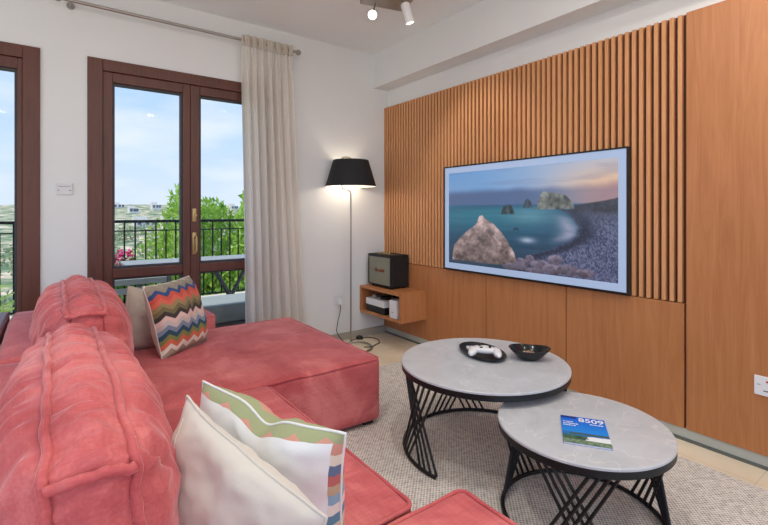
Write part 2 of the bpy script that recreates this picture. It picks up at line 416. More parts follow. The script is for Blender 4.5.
# ------------------------------------------------------------------ television with a painted seascape
def paint_tv(nx, ny):
    S = (np.arange(nx)/(nx-1))[None, :]*np.ones((ny, 1)); T = (np.arange(ny)/(ny-1))[:, None]*np.ones((1, nx))
    S = .68*S/((1-S)+.68*S)
    L = lambda c: np.array(c, float)
    rng = np.random.default_rng(3)
    def vn(sx, sy, seed):
        r = np.random.default_rng(seed).random((int(sy)+3, int(sx)+3)); x = S*sx; y = T*sy
        xi = x.astype(int); yi = y.astype(int); fx = x-xi; fy = y-yi; fx = fx*fx*(3-2*fx); fy = fy*fy*(3-2*fy)
        return (r[yi, xi]*(1-fx)+r[yi, xi+1]*fx)*(1-fy)+(r[yi+1, xi]*(1-fx)+r[yi+1, xi+1]*fx)*fy
    def fb(sx, sy, seed, o=4):
        a = 0; w = 1; tt = 0
        for i in range(o): a = a+w*vn(sx*2**i, sy*2**i, seed+i); tt += w; w *= .55
        return a/tt
    def mix(a, b, m): return a*(1-m[..., None])+b*m[..., None]
    def sm(a, b, x): t = np.clip((x-a)/(b-a), 0, 1); return t*t*(3-2*t)
    img = mix(L((116, 158, 204))*np.ones((ny, nx, 3)), L((176, 184, 206)), sm(.0, .9, S))
    img = mix(img, L((228, 184, 150)), sm(.4, 1, S)*sm(-.1, .25, T)*.95)
    img = mix(img, L((150, 170, 205)), (1-sm(0, .3, S))*sm(.0, .2, T)*.3)
    cl = fb(3, 14, 5); img = mix(img, L((120, 128, 158)), sm(.5, .8, cl)*.22)
    bank = sm(.17, .25, T+.05*(fb(5, 3, 9)-.5)); img = mix(img, L((88, 104, 138)), bank*(.85-.6*sm(.4, 1, S)))
    img = mix(img, L((146, 118, 138)), bank*sm(.6, 1, S)*.6)
    sea = sm(.35, .375, T)
    seac = mix(L((66, 120, 140))*np.ones((ny, nx, 3)), L((52, 88, 112)), sm(.46, .74, T))
    seac = mix(seac, L((58, 84, 112)), sm(.2, .75, S)*.55)
    seac = mix(seac, L((60, 96, 128)), (1-sm(.36, .43, T))*.7)
    seac = mix(seac, L((122, 164, 178)), np.exp(-((S-.47)/.14)**2-((T-.47)/.08)**2)*.6)
    seac = mix(seac, L((58, 74, 92)), sm(.6, .95, T)*.8)
    seac = seac*(1+.16*(fb(6, 40, 21)-.5))[..., None]
    img = mix(img, seac, sea)
    edge = np.interp(T[:, 0], [.40, .44, .50, .56, .635, .70, .77, .83, .9, 1], [.62, .69, .735, .75, .745, .69, .60, .47, .40, .36])[:, None]+.03*(fb(8, 8, 31)-.5)
    beach = sm(-.015, .02, S-edge)*sm(.39, .42, T)
    foam = np.exp(-((S-edge+.05)/.055)**2)*sm(.42, .52, T)*(1-sm(.64, .74, T)); img = mix(img, L((186, 178, 198)), foam*.75*(.5+.6*fb(12, 20, 33)))
    img = mix(img, L((200, 202, 220)), np.exp(-((S-.455)/.045)**2-((T-.70)/.028)**2)*.75)
    peb = fb(150, 90, 41, 3)
    bc = mix(L((66, 76, 102))*np.ones((ny, nx, 3)), L((116, 120, 148)), sm(.3, .7, peb)); bc = mix(bc, L((46, 52, 68)), np.exp(-((S-edge-.05)/.06)**2)*.75)
    bc = mix(bc, L((84, 88, 106)), (1-sm(.45, .6, T))*.5)
    img = mix(img, bc, beach)
    hl = np.interp(S[0], [.70, .76, .86, .93, 1], [.40, .372, .35, .335, .318])[None, :]+.008*(fb(20, 2, 51)-.5)
    hn = fb(30, 26, 53); img = mix(img, L((70, 72, 82))*(.7+.6*hn)[..., None], sm(-.006, .006, T-hl)*(1-sm(.41, .47, T-.03*(S-.9)))*sm(.70, .76, S)*.95)
    def rock(xs, ts, base, col, seed, tex=1.):
        nonlocal img
        top = np.interp(S[0], xs, ts, left=9, right=9)[None, :]+.014*(fb(40, 4, seed)-.5)
        bt = base+.01*(fb(14, 3, seed+5)-.5)
        m = sm(-.006, .006, T-top)*(1-sm(-.01, .008, T-bt))
        n = .75*fb(22, 12, seed+9, 5)+.25*fb(90, 50, seed+19); n = np.clip((n-.5)*1.9+.5, 0, 1)
        sh = 1.12-.9*np.clip(T-top-.1, 0, 1)
        c = L(col)*(.55+.8*n*tex)[..., None]*sh[..., None]
        img = mix(img, c, m)
    rock([.51, .52, .535, .55, .58, .615, .65, .69, .72, .735], [.40, .33, .27, .24, .25, .264, .27, .296, .345, .39], .408, (104, 108, 106), 61)
    rock([.43, .442, .458, .475, .486], [.385, .325, .307, .33, .385], .39, (78, 90, 100), 71)
    rock([.30, .312, .335, .36, .372, .38], [.45, .38, .357, .365, .40, .45], .455, (76, 88, 94), 81)
    rock([.37, .387, .41], [.60, .58, .60], .61, (54, 66, 78), 85)
    rock([.02, .03, .07, .11, .146, .165, .174, .193, .205, .22, .26, .30, .334, .38, .39], [.93, .80, .70, .63, .58, .53, .475, .468, .50, .515, .56, .63, .71, .83, .93], .965, (140, 124, 124), 91)
    for k, (cx_, ct, rw, rh) in enumerate([(.47, .88, .03, .05), (.53, .92, .06, .05), (.62, .86, .05, .045), (.6, .95, .06, .05), (.7, .94, .07, .05), (.42, .93, .04, .06), (.8, .95, .06, .04), (.36, .97, .05, .04), (.5, .98, .06, .03)]):
        d = ((S-cx_)/rw)**2+((T-ct)/rh)**2; m = 1-sm(.7, 1.1, d+.5*(fb(30, 30, 101+k)-.5)); n = fb(40, 30, 111+k)
        img = mix(img, L((104, 98, 112))*(.6+.7*n)[..., None]*(1.1-.5*(T-ct)/rh*.5)[..., None], m)
    img = np.clip((img-128)*1.12+124, 8, 255)
    return img
def grid_picture(name, img, P, mat, parent):
    ny, nx, _ = img.shape
    vs = []; 
    for j in range(ny):
        for i in range(nx): vs.append(P(i/(nx-1), j/(ny-1)))
    fs = [(j*nx+i, j*nx+i+1, (j+1)*nx+i+1, (j+1)*nx+i) for j in range(ny-1) for i in range(nx-1)]
    me = bpy.data.meshes.new(name); me.from_pydata(vs, [], fs)
    ca = me.color_attributes.new('Col', 'FLOAT_COLOR', 'POINT')
    c = img/255.; lin = np.where(c <= .04045, c/12.92, ((c+.055)/1.055)**2.4)
    a = np.ones((ny*nx, 4), np.float32); a[:, :3] = lin.reshape(-1, 3); ca.data.foreach_set('color', a.ravel())
    me.materials.append(mat); o = bpy.data.objects.new(name, me); return link(o, parent)
TX = 2.515; TY0, TY1, TZ0, TZ1 = 1.197, 2.65, .692, 1.513
f_ = TX/2.55
tv = thing('television', 'large wall television showing a rocky seascape at dusk', 'television', (2.55, 1.92, .70))
ty = lambda y: y*f_-1.92
def tz(z): return 1.15+(z-1.15)*f_-.70
y0, y1, z0, z1 = ty(TY0), ty(TY1), tz(TZ0), tz(TZ1); xf = TX-2.55
bm = bmesh.new(); b = .010
box(bm, (xf, y0, z0), (-.001, y1, z0+b), .001); box(bm, (xf, y0, z1-b), (-.001, y1, z1), .001)
box(bm, (xf, y0, z0+b), (-.001, y0+b, z1-b), .001); box(bm, (xf, y1-b, z0+b), (-.001, y1, z1-b), .001); box(bm, (xf+.008, y0+b, z0+b), (-.001, y1-b, z1-b))
bm_obj('frame', bm, M['blackp'], tv)
m_mat = N('screen_mat_border'); m_mat.set(col=s2l((120, 130, 150)), rough=.25); m_mat.b.inputs['Emission Color'].default_value = (*s2l((160, 182, 216)), 1); m_mat.b.inputs['Emission Strength'].default_value = .55
bm = bmesh.new(); box(bm, (xf+.004, y0+b, z0+b), (xf+.0075, y1-b, z1-b)); bm_obj('screen', bm, m_mat.m, tv)
w = .045
img = paint_tv(380, 208)
grid_picture('picture', img, lambda s, t: (xf+.0034, y1-b-w-s*(y1-y0-2*b-2*w), z1-b-w-t*(z1-z0-2*b-2*w)), colattr('seascape_picture', .76, .2), tv)

# sockets and plates
pl = thing('wall_socket', 'white plate with small red mark on tall wood panel', 'wall socket', (2.55, .57, .375))
bm = bmesh.new(); box(bm, (-.009, -.073, -.043), (-.0002, .073, .043), .003); bm_obj('plate', bm, M['whitep'], pl)
bm = bmesh.new(); box(bm, (-.0105, .012, .018), (-.0088, .03, .026)); bm_obj('red_mark', bm, M['red'], pl)
for a_, b_ in (((-.0105, .05, .004), (-.0088, .062, .006)), ((-.0105, .012, -.022), (-.0088, .04, -.018))):
    bm = bmesh.new(); box(bm, a_, b_); bm_obj('printed_line', bm, M['ink'], pl)
pl = thing('wall_plate', 'small white control plate on the wall between the two glass doors', 'wall plate', (.052, YW, 1.295))
bm = bmesh.new(); box(bm, (-.043, -.009, -.037), (.043, -.0003, .037), .003); bm_obj('plate', bm, M['plate'], pl)
for a_, b_ in (((-.03, -.0105, .0145), (.032, -.0088, .0165)), ((-.034, -.0105, -.011), (-.026, -.0088, -.006)), ((.026, -.0105, -.011), (.034, -.0088, -.006))):
    bm = bmesh.new(); box(bm, a_, b_); bm_obj('printed_mark', bm, M['ink'], pl)
pl = thing('power_outlet', 'white socket low on the wall behind the floor lamp', 'power outlet', (2.04, YW, .365))
bm = bmesh.new(); box(bm, (-.043, -.009, -.043), (.043, -.0003, .043), .003); bm_obj('plate', bm, M['plate'], pl)
pg = bmesh.new(); box(pg, (2.02, YW-.045, .33), (2.06, YW-.0095, .375), .006)

# ------------------------------------------------------------------ floating shelf, speaker, electronics
cb = thing('floating_shelf', 'open wood box shelf fixed in the corner under the black speaker', 'shelf', (2.27, 2.86, .238))
bm = bmesh.new(); t = .02; X1 = .278; Y1 = .606; Z1 = .239
box(bm, (0, 0, 0), (X1, Y1, t), .001); box(bm, (0, 0, Z1-t), (X1, Y1, Z1), .001); box(bm, (0, 0, t), (X1, t, Z1-t)); box(bm, (0, Y1-t, t), (X1, Y1, Z1-t))
bm_obj('shelf_box', bm, M['veneer'], cb)
bm = bmesh.new(); box(bm, (X1-.01, t, t), (X1, Y1-t, Z1-t)); bm_obj('back_board', bm, M['gaps'], cb)
sp = thing('speaker', 'black retro speaker with grey-green grille on the floating shelf', 'speaker', (2.44, 3.25, .478))
bm = bmesh.new(); box(bm, (-.088, -.172, .014), (.095, .172, .294), .008); bm_obj('cabinet', bm, M['vinyl'], sp)
bm = bmesh.new(); box(bm, (-.104, -.16, .028), (-.0885, .16, .272), .003); bm_obj('grille', bm, M['grille'], sp)
bm = bmesh.new()
for q in ((-.170, .018, -.158, .294), (.158, .018, .170, .294)): box(bm, (-.106, q[0], q[1]), (-.089, q[2], q[3]))
box(bm, (-.106, -.158, .018), (-.089, .158, .0275)); box(bm, (-.106, -.158, .2725), (-.089, .158, .294))
bm_obj('grille_border', bm, M['vinyl'], sp)
bm = bmesh.new(); box(bm, (-.06, -.09, .2945), (-.01, .09, .298), .001)
for k in range(3): lathe(bm, [(0, .315), (.011, .315), (.012, .298), (0, .298)], 20, (-.035, -.06+.04*k, 0))
box(bm, (-.05, .05, .298), (-.03, .065, .306)); bm_obj('control_panel', bm, M['brass'], sp, 'auto')
for sx in (-.07, .07):
    for sy in (-.14, .14):
        bm = bmesh.new(); lathe(bm, [(0, 0), (.012, 0), (.014, .0135), (0, .0135)], 16, (sx, sy, 0)); bm_obj('foot', bm, M['blackp'], sp, 'auto')
def text_mesh(name, s, size, mat, parent, Mx, depth=.001, font_shear=0, bold=0):
    cu = bpy.data.curves.new(name, 'FONT'); cu.body = s; cu.size = size; cu.extrude = depth; cu.align_x = 'CENTER'; cu.align_y = 'CENTER'; cu.shear = font_shear; cu.offset = bold
    tmp = bpy.data.objects.new('tmp_text', cu); COL.objects.link(tmp)
    dg = bpy.context.evaluated_depsgraph_get(); dg.update(); me = bpy.data.meshes.new_from_object(tmp.evaluated_get(dg))
    bpy.data.objects.remove(tmp); bpy.data.curves.remove(cu)
    me.transform(Mx); me.materials.clear(); me.materials.append(mat); me.name = name
    return link(bpy.data.objects.new(name, me), parent)
def frame_m(o, ex, ey):
    ex = Vector(ex).normalized(); ey = Vector(ey).normalized(); ez = ex.cross(ey)
    return Matrix(((ex.x, ey.x, ez.x, o[0]), (ex.y, ey.y, ez.y, o[1]), (ex.z, ey.z, ez.z, o[2]), (0, 0, 0, 1)))
text_mesh('emblem', 'Marshall', .042, M['copper'], sp, frame_m((-.106, 0, .155), (0, -1, 0), (0, 0, 1)), .002, .35, .0006)
el = thing('media_box', 'white and black electronics box lying inside the floating shelf', 'electronics', (2.39, 3.24, .259))
bm = bmesh.new(); box(bm, (-.1, -.13, 0), (.1, .15, .06), .005); bm_obj('base', bm, M['blackp'], el)
bm = bmesh.new(); box(bm, (-.105, -.13, .0605), (.1, .15, .118), .008); bm_obj('cover', bm, M['whitep'], el)
bm = bmesh.new(); lathe(bm, [(0, .119), (.05, .119), (.05, .135), (.045, .14), (0, .14)], 32, (-.02, -.04, 0)); bm_obj('disc', bm, M['blackp'], el, 'auto')
bm = bmesh.new(); box(bm, (-.06, .06, .1185), (.0, .11, .145), .006); bm_obj('button_block', bm, M['steel'], el)
rt = thing('router', 'white upright router at the open end of the floating shelf', 'router', (2.36, 2.985, .259))
bm = bmesh.new(); box(bm, (-.08, -.055, 0), (.08, .045, .15), .008); bm_obj('case', bm, M['whitep'], rt)
bm = bmesh.new(); box(bm, (-.081, -.012, .05), (-.0795, .008, .054)); bm_obj('status_light', bm, M['ink'], rt)

# ------------------------------------------------------------------ floor lamp
LX, LY = 2.095, 3.34
lp = thing('floor_lamp', 'steel floor lamp with black drum shade in the corner', 'floor lamp', (LX, LY, 0))
bm = bmesh.new(); tube(bm, smooth_path([(0, 0, .012), (.05, -.03, .012), (.09, -.09, .012), (.09, -.17, .012), (.04, -.26, .012), (-.05, -.31, .012)], 8), .0085, 10); tube(bm, smooth_path([(0, 0, .012), (-.05, .02, .012), (-.10, -.0, .012), (-.15, -.07, .012)], 8), .0085, 10); bm_obj('curved_foot', bm, M['steel'], lp, 'auto')
bm = bmesh.new()
path = smooth_path([(0, 0, .012), (0, 0, .5), (0, 0, 1.0), (0, 0, 1.27), (0, 0, 1.31), (-.012, 0, 1.335), (-.04, .0, 1.345), (-.075, 0, 1.35), (-.09, 0, 1.365), (-.092, 0, 1.40), (-.092, 0, 1.5), (-.092, 0, 1.60), (-.085, 0, 1.617), (-.06, 0, 1.625), (-.02, 0, 1.625), (0, 0, 1.615), (.0, 0, 1.59)], 6)
tube(bm, path, .0075, 12); bm_obj('pole', bm, M['steel'], lp, True)
bm = bmesh.new(); Z0, Z1s = 1.372, 1.602
lathe(bm, [(.223, Z0), (.155, Z1s), (.152, Z1s), (.220, Z0)], 64, closed=True)
for f in bm.faces:
    c = f.calc_center_median(); r = math.hypot(c.x, c.y)
    f.material_index = 0
bm_obj('shade', bm, M['shade'], lp, 'auto')
bm = bmesh.new(); lathe(bm, [(.2195, Z0+.001), (.1515, Z1s-.001), (.1505, Z1s-.001), (.2185, Z0+.001)], 64, closed=True); bm_obj('shade_lining', bm, M['shadein'], lp, 'auto')
bm = bmesh.new()
for a in (0, 2.09, 4.19): tube(bm, [(0, 0, 1.57), (.152*math.cos(a), .152*math.sin(a), 1.575)], .002, 6)
lathe(bm, [(0, 1.60), (.012, 1.60), (.018, 1.57), (.018, 1.53), (0, 1.53)], 20); bm_obj('lamp_holder', bm, M['steel'], lp, 'auto')
bm = bmesh.new(); lathe(bm, [(0, 1.455), (.016, 1.462), (.027, 1.485), (.024, 1.505), (.013, 1.529), (0, 1.529)], 24); bm_obj('bulb', bm, M['bulb'], lp, True)
L = bpy.data.lights.new('lamp_bulb_light', 'POINT'); L.energy = 2.0; L.color = (1, .87, .7); L.shadow_soft_size = .03
o = bpy.data.objects.new('lamp_bulb_light', L); link(o, lp); o.location = (.0, 0.0, 1.435)
bm = bmesh.new()
cp = smooth_path([(2.04, YW-.035, .335), (2.035, YW-.05, .28), (2.0, YW-.06, .17), (1.99, YW-.07, .10), (2.03, YW-.09, .03), (2.06, YW-.12, .0045), (2.1, YW-.10, .0045), (2.16, YW-.06, .0045), (2.21, YW-.05, .0045)], 8)
tube(bm, cp, .0035, 8); bmc = bm
cp2 = smooth_path([(2.25, YW-.05, .0045), (2.32, YW-.08, .0045), (2.35, YW-.17, .0045), (2.30, YW-.27, .0045), (2.24, YW-.30, .0045), (2.18, YW-.33, .0045), (2.12, YW-.3, .0045)], 8)
cp3 = smooth_path([(2.0, 3.22, .0045), (2.08, 3.17, .0045), (2.14, 3.10, .0045), (2.16, 3.04, .0045), (2.17, 3.02, .0045)], 8)
cord = None
def offs(bm, d):
    for v in bm.verts: v.co -= Vector(d)
bm = bmc; tube(bm, cp2, .004, 8); offs(bm, (LX, LY, 0)); cord = bm_obj('power_cord', bm, M['blackp'], lp, True)
offs(pg, (LX, LY, 0)); bm_obj('plug', pg, M['whitep'], cord)
bm = bmesh.new(); lathe(bm, [(0, 0.0), (.034, 0.0), (.034, .012), (.02, .026), (0, .03)], 24, (2.235-LX, YW-.055-LY, 0)); bm_obj('foot_switch', bm, M['blackp'], cord, 'auto')
# ------------------------------------------------------------------ curtain and rod
RY = 3.375
rod = thing('curtain_rod', 'grey metal curtain rod above the glass doors', 'curtain rod', (.85, RY, 2.455))
bm = bmesh.new(); tube(bm, [(.04-.85, 0, 0), (1.60-.85, 0, 0)], .011, 14); bm_obj('rod', bm, M['steel'], rod, 'auto')
for x in (.03, 1.60):
    bm = bmesh.new(); s = -1 if x < 1 else 1
    bmesh.ops.create_uvsphere(bm, u_segments=20, v_segments=12, radius=.022, matrix=Matrix.Translation((x-.85+s*.012, 0, 0))); bm_obj('finial', bm, M['steel'], rod, True)
for x in (.085, 1.575):
    bm = bmesh.new(); tube(bm, [(x-.85, YW-RY, .0), (x-.85, .0, .0)], .007, 10); tube(bm, [(x-.85, YW-RY-.0005, .0), (x-.85, YW-RY-.008, .0)], .022, 20); bm_obj('bracket', bm, M['steel'], rod, 'auto')
cu = thing('curtain', 'long cream linen curtain gathered beside the glass door', 'curtain', (1.42, RY, 0))
def curtain_mesh(x0t, x1t, x0b, x1b, folds, seed, zt, zb, dy=0.):
    bm = bmesh.new(); nx, nz_ = 220, 70; g = []
    for j in range(nz_+1):
        t = j/nz_; z = zt+(zb-zt)*t; row = []
        a0 = x0t+(x0b-x0t)*t**1.3; a1 = x1t+(x1b-x1t)*t**1.3
        for i in range(nx+1):
            s = i/nx
            ph = s*folds+.35*nz(s*3, t*1.2, seed)
            amp = .022+.016*min(1, t*3)+.012*nz(s*5, t*1.5, seed+3)
            y = amp*math.sin(2*PI*ph)+.012*math.sin(2*PI*ph*2.3+1.5+t)*(1-t*.5)
            if t < .045: y = y*.45+.007*math.sin(2*PI*ph*3); 
            x = a0+(a1-a0)*(s+.014*math.sin(2*PI*ph+1.2))
            row.append(bm.verts.new((x-1.42, y+dy, z)))
        g.append(row)
    for j in range(nz_):
        for i in range(nx): bm.faces.new((g[j][i], g[j][i+1], g[j+1][i+1], g[j+1][i]))
    return bm
bm = curtain_mesh(1.140, 1.555, 1.165, 1.69, 7, 1.3, 2.408, .012, 0)
o = bm_obj('drape', bm, M['curtain'], cu, True)
bm = bmesh.new(); nx = 200; g = []
for j in range(9):
    z = 2.408+j*.0105; row = []
    for i in range(nx+1):
        s = i/nx; ph = s*7+.35*nz(s*3, 0, 1.3)
        y = -.017+.010*math.sin(2*PI*ph)+.007*math.sin(2*PI*ph*3+.4*j)
        row.append(bm.verts.new((1.140+.415*s-1.42, y, z)))
    g.append(row)
for j in range(8):
    for i in range(nx): bm.faces.new((g[j][i], g[j][i+1], g[j+1][i+1], g[j+1][i]))
bm_obj('heading', bm, linen('curtain_heading', (176, 166, 154), (198, 190, 178)), cu, True)

# ------------------------------------------------------------------ ceiling spotlights
tl = thing('ceiling_spotlight', 'twin ceiling spotlight on a grey bar near the beam', 'ceiling light', (1.84, 2.46, CZ))
Rm = Matrix.Rotation(math.radians(-14), 4, 'Z')
bm = bmesh.new(); box(bm, (-.17, -.09, -.05), (.15, .09, -.0005), .004, M=Rm); bm_obj('canopy', bm, M['steel'], tl)
def spot_head(base, p0, p1, r, lens):
    p0 = Vector(p0); p1 = Vector(p1); d = (p1-p0).normalized(); ln = (p1-p0).length
    q = d.to_track_quat('Z', 'Y').to_matrix().to_4x4(); q.translation = p0
    bm = bmesh.new(); lathe(bm, [(0, 0), (r*.8, 0), (r, .01), (r, ln), (r*.88, ln), (r*.88, ln-.012), (0, ln-.012)], 32)
    bmesh.ops.transform(bm, matrix=q, verts=bm.verts); h = bm_obj('spot_head', bm, M['whitep'], tl, 'auto')
    bm = bmesh.new(); lathe(bm, [(0, ln-.008), (r*.86, ln-.008), (r*.86, ln-.011), (0, ln-.011)], 32)
    bmesh.ops.transform(bm, matrix=q, verts=bm.verts); bm_obj('lens', bm, lens, h)
    bm = bmesh.new(); tube(bm, [base, p0+d*.02], .006, 8); bm_obj('stem', bm, M['steel'], h)
spot_head((.05, -.12+.04, -.05), (.052, -.12, -.085), (.085, -.135, -.215), .031, M['lampglow2'])
cam_dir = Vector((-1.80, -2.55, -1.35)).normalized()
pA = Vector((-.085, .06, -.135)); spot_head((-.06, .06, -.05), pA-cam_dir*.0, pA+cam_dir*.10, .031, M['lampglow'])
for nm, p, d, e in (('spot_beam', (.09, -.14, -.24), (.5, -.1, -1), 14), ('spot_beam', tuple(pA+cam_dir*.14), tuple(cam_dir), 16)):
    L = bpy.data.lights.new(nm, 'SPOT'); L.energy = e; L.color = (1, .92, .82); L.spot_size = 1.5; L.spot_blend = .7; L.shadow_soft_size = .03
    o = bpy.data.objects.new(nm, L); link(o, tl); o.location = p; o.rotation_euler = Vector(d).to_track_quat('-Z', 'Y').to_euler()

# ------------------------------------------------------------------ rug
bm = bmesh.new(); box(bm, (-.6, -.6, 0), (2.36-.0, 2.70, .009), .003)
tag(bm_obj('rug', bm, M['rug']), 'grey woven rug on the floor under the round tables', 'rug')
ZR = .0095

# ------------------------------------------------------------------ tables
def coffee_table(name, label, c, R, H, centers, arc, off, spc, rb):
    t = thing(name, label, 'coffee table', (c[0], c[1], ZR)); H = H-ZR
    bm = bmesh.new(); lathe(bm, [(0, H-.012), (R-.004, H-.012), (R, H-.010), (R, H-.003), (R-.003, H), (0, H)], 128); bm_obj('stone_top', bm, M['stone'], t, 'auto')
    bm = bmesh.new(); lathe(bm, [(R-.03, H-.037), (R-.003, H-.037), (R-.001, H-.035), (R-.001, H-.0125), (R-.03, H-.0125)], 128, closed=True); bm_obj('rim', bm, M['black'], t, 'auto')
    a0, a1 = arc; n = 96; full = abs(a1-a0) >= 360
    pts = [(rb*math.cos(math.radians(a0+(a1-a0)*i/n)), rb*math.sin(math.radians(a0+(a1-a0)*i/n)), .0085) for i in range(n if full else n+1)]
    bm = bmesh.new(); tube(bm, pts, .0085, 10, closed=full); bm_obj('base_ring', bm, M['black'], t, 'auto')
    for cc in centers:
        for s in (1, -1):
            for k in range(4):
                at = math.radians(cc-s*off+(k-1.5)*spc); ab = math.radians(cc+s*off+(k-1.5)*spc)
                rt_ = (R-.016)-.003*s; rbb = rb-.003*s
                bm = bmesh.new(); tube(bm, [(rt_*math.cos(at), rt_*math.sin(at), H-.036), (rbb*math.cos(ab), rbb*math.sin(ab), .012)], .0058, 8)
                bm_obj('rod', bm, M['black'], t, 'auto')
    return t
coffee_table('round_coffee_table', 'larger taller round table with grey stone top and black wire base', (1.688, 1.479), .398, .425, (168, 64, -40), (190, -62), 15, 5.2, .385)
coffee_table('round_coffee_table', 'smaller lower round table with a magazine on its grey top', (1.592, .918), .303, .36, (97, 206, 323), (0, 360), 17.5, 5.8, .285)

# tray, controller, bowl
tr = thing('oval_tray', 'black oval tray holding a white game controller', 'tray', (1.762, 1.552, .4255), math.radians(72))
def oval_bowl(bm, a, b, prof, seg=64, wob=None):
    rings = []
    for s, z in prof:
        if s == 0: rings.append([bm.verts.new((0, 0, z))]); continue
        rings.append([bm.verts.new((a*s*math.cos(2*PI*k/seg)*(1+(wob(k/seg, s) if wob else 0)), b*s*math.sin(2*PI*k/seg)*(1+(wob(k/seg, s) if wob else 0)), z+(.0 if not wob else .35*z*wob(k/seg, s)))) for k in range(seg)])
    for A, B in zip(rings, rings[1:]):
        for k in range(seg):
            k2 = (k+1) % seg
            if len(A) == 1: bm.faces.new((A[0], B[k], B[k2]))
            elif len(B) == 1: bm.faces.new((A[k], A[k2], B[0]))
            else: bm.faces.new((A[k], A[k2], B[k2], B[k]))
bm = bmesh.new(); oval_bowl(bm, .16, .10, [(0, 0), (.82, 0), (.97, .012), (1, .018), (.985, .019), (.94, .013), (.8, .004), (0, .004)])
bm_obj('tray_dish', bm, M['black'], tr, 'auto')
gc = thing('game_controller', 'white game controller lying on the black oval tray', 'game controller', (1.742, 1.512, .4335), math.radians(-52))
def controller():
    me = bpy.data.meshes.new('body'); bm = bmesh.new()
    nx, ny = 64, 56; W, Hh = .082, .078
    def outline(x, y):  # signed "inside" height
        ax = abs(x); body = 1-(ax/.060)**4-((y-.012)/.034)**4
        gx = (ax-.056-(-.012-y)*.16)/.021; gy = (y+.022)/.054
        grip = 1-gx**2-abs(gy)**2.6
        return max(body, grip)
    top = {}; bot = {}
    for i in range(nx+1):
        for j in range(ny+1):
            x = -W-.006+(2*W+.012)*i/nx; y = -Hh-.002+(2*Hh+.004)*j/ny
            h = outline(x, y)
            if h > 0:
                t_ = h**.45; z = .026+.013*t_-.006*max(0, -y/.05)*.6; zb = .026-.017*t_-.006*max(0, -y/.05)*.6
                top[i, j] = bm.verts.new((x, y, z)); bot[i, j] = bm.verts.new((x, y, zb))
    def ok(D, q): return all(k in D for k in q)
    for i in range(nx):
        for j in range(ny):
            q = [(i, j), (i+1, j), (i+1, j+1), (i, j+1)]
            if ok(top, q):
                bm.faces.new([top[k] for k in q]); bm.faces.new([bot[k] for k in q[::-1]])
    be = [e for e in bm.edges if len(e.link_faces) == 1]
    done = set()
    inv = {v: k for k, v in top.items()}
    for e in be:
        a, b_ = e.verts
        if a in inv and b_ in inv: bm.faces.new((a, b_, bot[inv[b_]], bot[inv[a]]))
    for v in [v for v in bm.verts if not v.link_faces]: bm.verts.remove(v)
    return bm
bm = controller(); bm_obj('body', bm, M['whitep'], gc, True)
for p in ((-.03, .022), (.022, .0)):
    bm = bmesh.new(); lathe(bm, [(0, .036), (.006, .036), (.006, .046), (.009, .048), (.009, .051), (0, .050)], 20, (*p, 0)); bm_obj('thumbstick', bm, M['blackp'], gc, 'auto')
for k, (dx, dy) in enumerate(((0, .008), (0, -.008), (.008, 0), (-.008, 0))):
    bm = bmesh.new(); lathe(bm, [(0, .037), (.0032, .037), (.0032, .041), (0, .0415)], 12, (.036+dx, .022+dy, 0)); bm_obj('button', bm, M['blackp'], gc, 'auto')
bm = bmesh.new(); box(bm, (-.028, -.008, .037), (-.012, -.003, .041)); box(bm, (-.0225, -.0135, .037), (-.0175, .0025, .041)); bm_obj('direction_pad', bm, M['blackp'], gc)
gc2 = thing('remote_control', 'slim white remote behind the game controller on the tray', 'remote control', (1.79, 1.612, .4305), math.radians(-30))
bm = bmesh.new(); box(bm, (-.055, -.014, 0), (.055, .014, .015), .004); bm_obj('case', bm, M['whitep'], gc2)
bm = bmesh.new()
for k in range(4): box(bm, (-.04+k*.018, -.004, .0152), (-.032+k*.018, .004, .0165))
bm_obj('buttons', bm, M['ink'], gc2)
bo = thing('leaf_bowl', 'black glazed leaf-shaped bowl beside the tray', 'bowl', (1.888, 1.362, .4255), math.radians(-46))
def wob(t, s): return .22*s*s*math.cos(4*PI*t)+.05*s*math.cos(6*PI*t+1)
bm = bmesh.new(); oval_bowl(bm, .082, .088, [(0, 0), (.4, 0), (.62, .009), (.85, .034), (1, .054), (.985, .0555), (.95, .054), (.8, .034), (.55, .011), (.35, .005), (0, .005)], wob=wob)
bm_obj('bowl_shell', bm, M['gloss'], bo, True)
bm = bmesh.new()
for k in range(40):
    a = random.random()*6.28; r = random.random()**.5*.038
    bmesh.ops.create_icosphere(bm, subdivisions=1, radius=.006+.003*random.random(), matrix=Matrix.Translation((r*math.cos(a), r*math.sin(a), 0.014+random.random()*.014)))
o = bm_obj('dried_petals', bm, M['potato'], bo, True); o['kind'] = 'stuff'

# magazine
mg_c = Vector(((1.578+1.49)/2, (.995+.747)/2, .3605)); ex = Vector((.087, -.125, 0)).normalized(); ey = Vector((.174, .125, 0)).normalized()
ey = Vector((-ex.y, ex.x, 0))
mg = thing('magazine', 'small magazine with blue sky and white beach cover on lower table', 'magazine', tuple(mg_c), math.atan2(ex.y, ex.x))
W, Hh, T_ = .152, .213, .006
bm = bmesh.new(); box(bm, (-W/2+.001, -Hh/2+.001, .0005), (W/2-.001, Hh/2-.001, T_-.0008)); bm_obj('pages', bm, M['whitep'], mg)
bm = bmesh.new(); box(bm, (-W/2, -Hh/2, 0), (W/2, Hh/2, .0005)); box(bm, (-W/2-.0006, -Hh/2, 0), (-W/2, Hh/2, T_)); box(bm, (-W/2, -Hh/2, T_-.0007), (W/2, Hh/2, T_-.0002))
bm_obj('cover', bm, plain('cover_blue', (24, 90, 190), .25), mg)
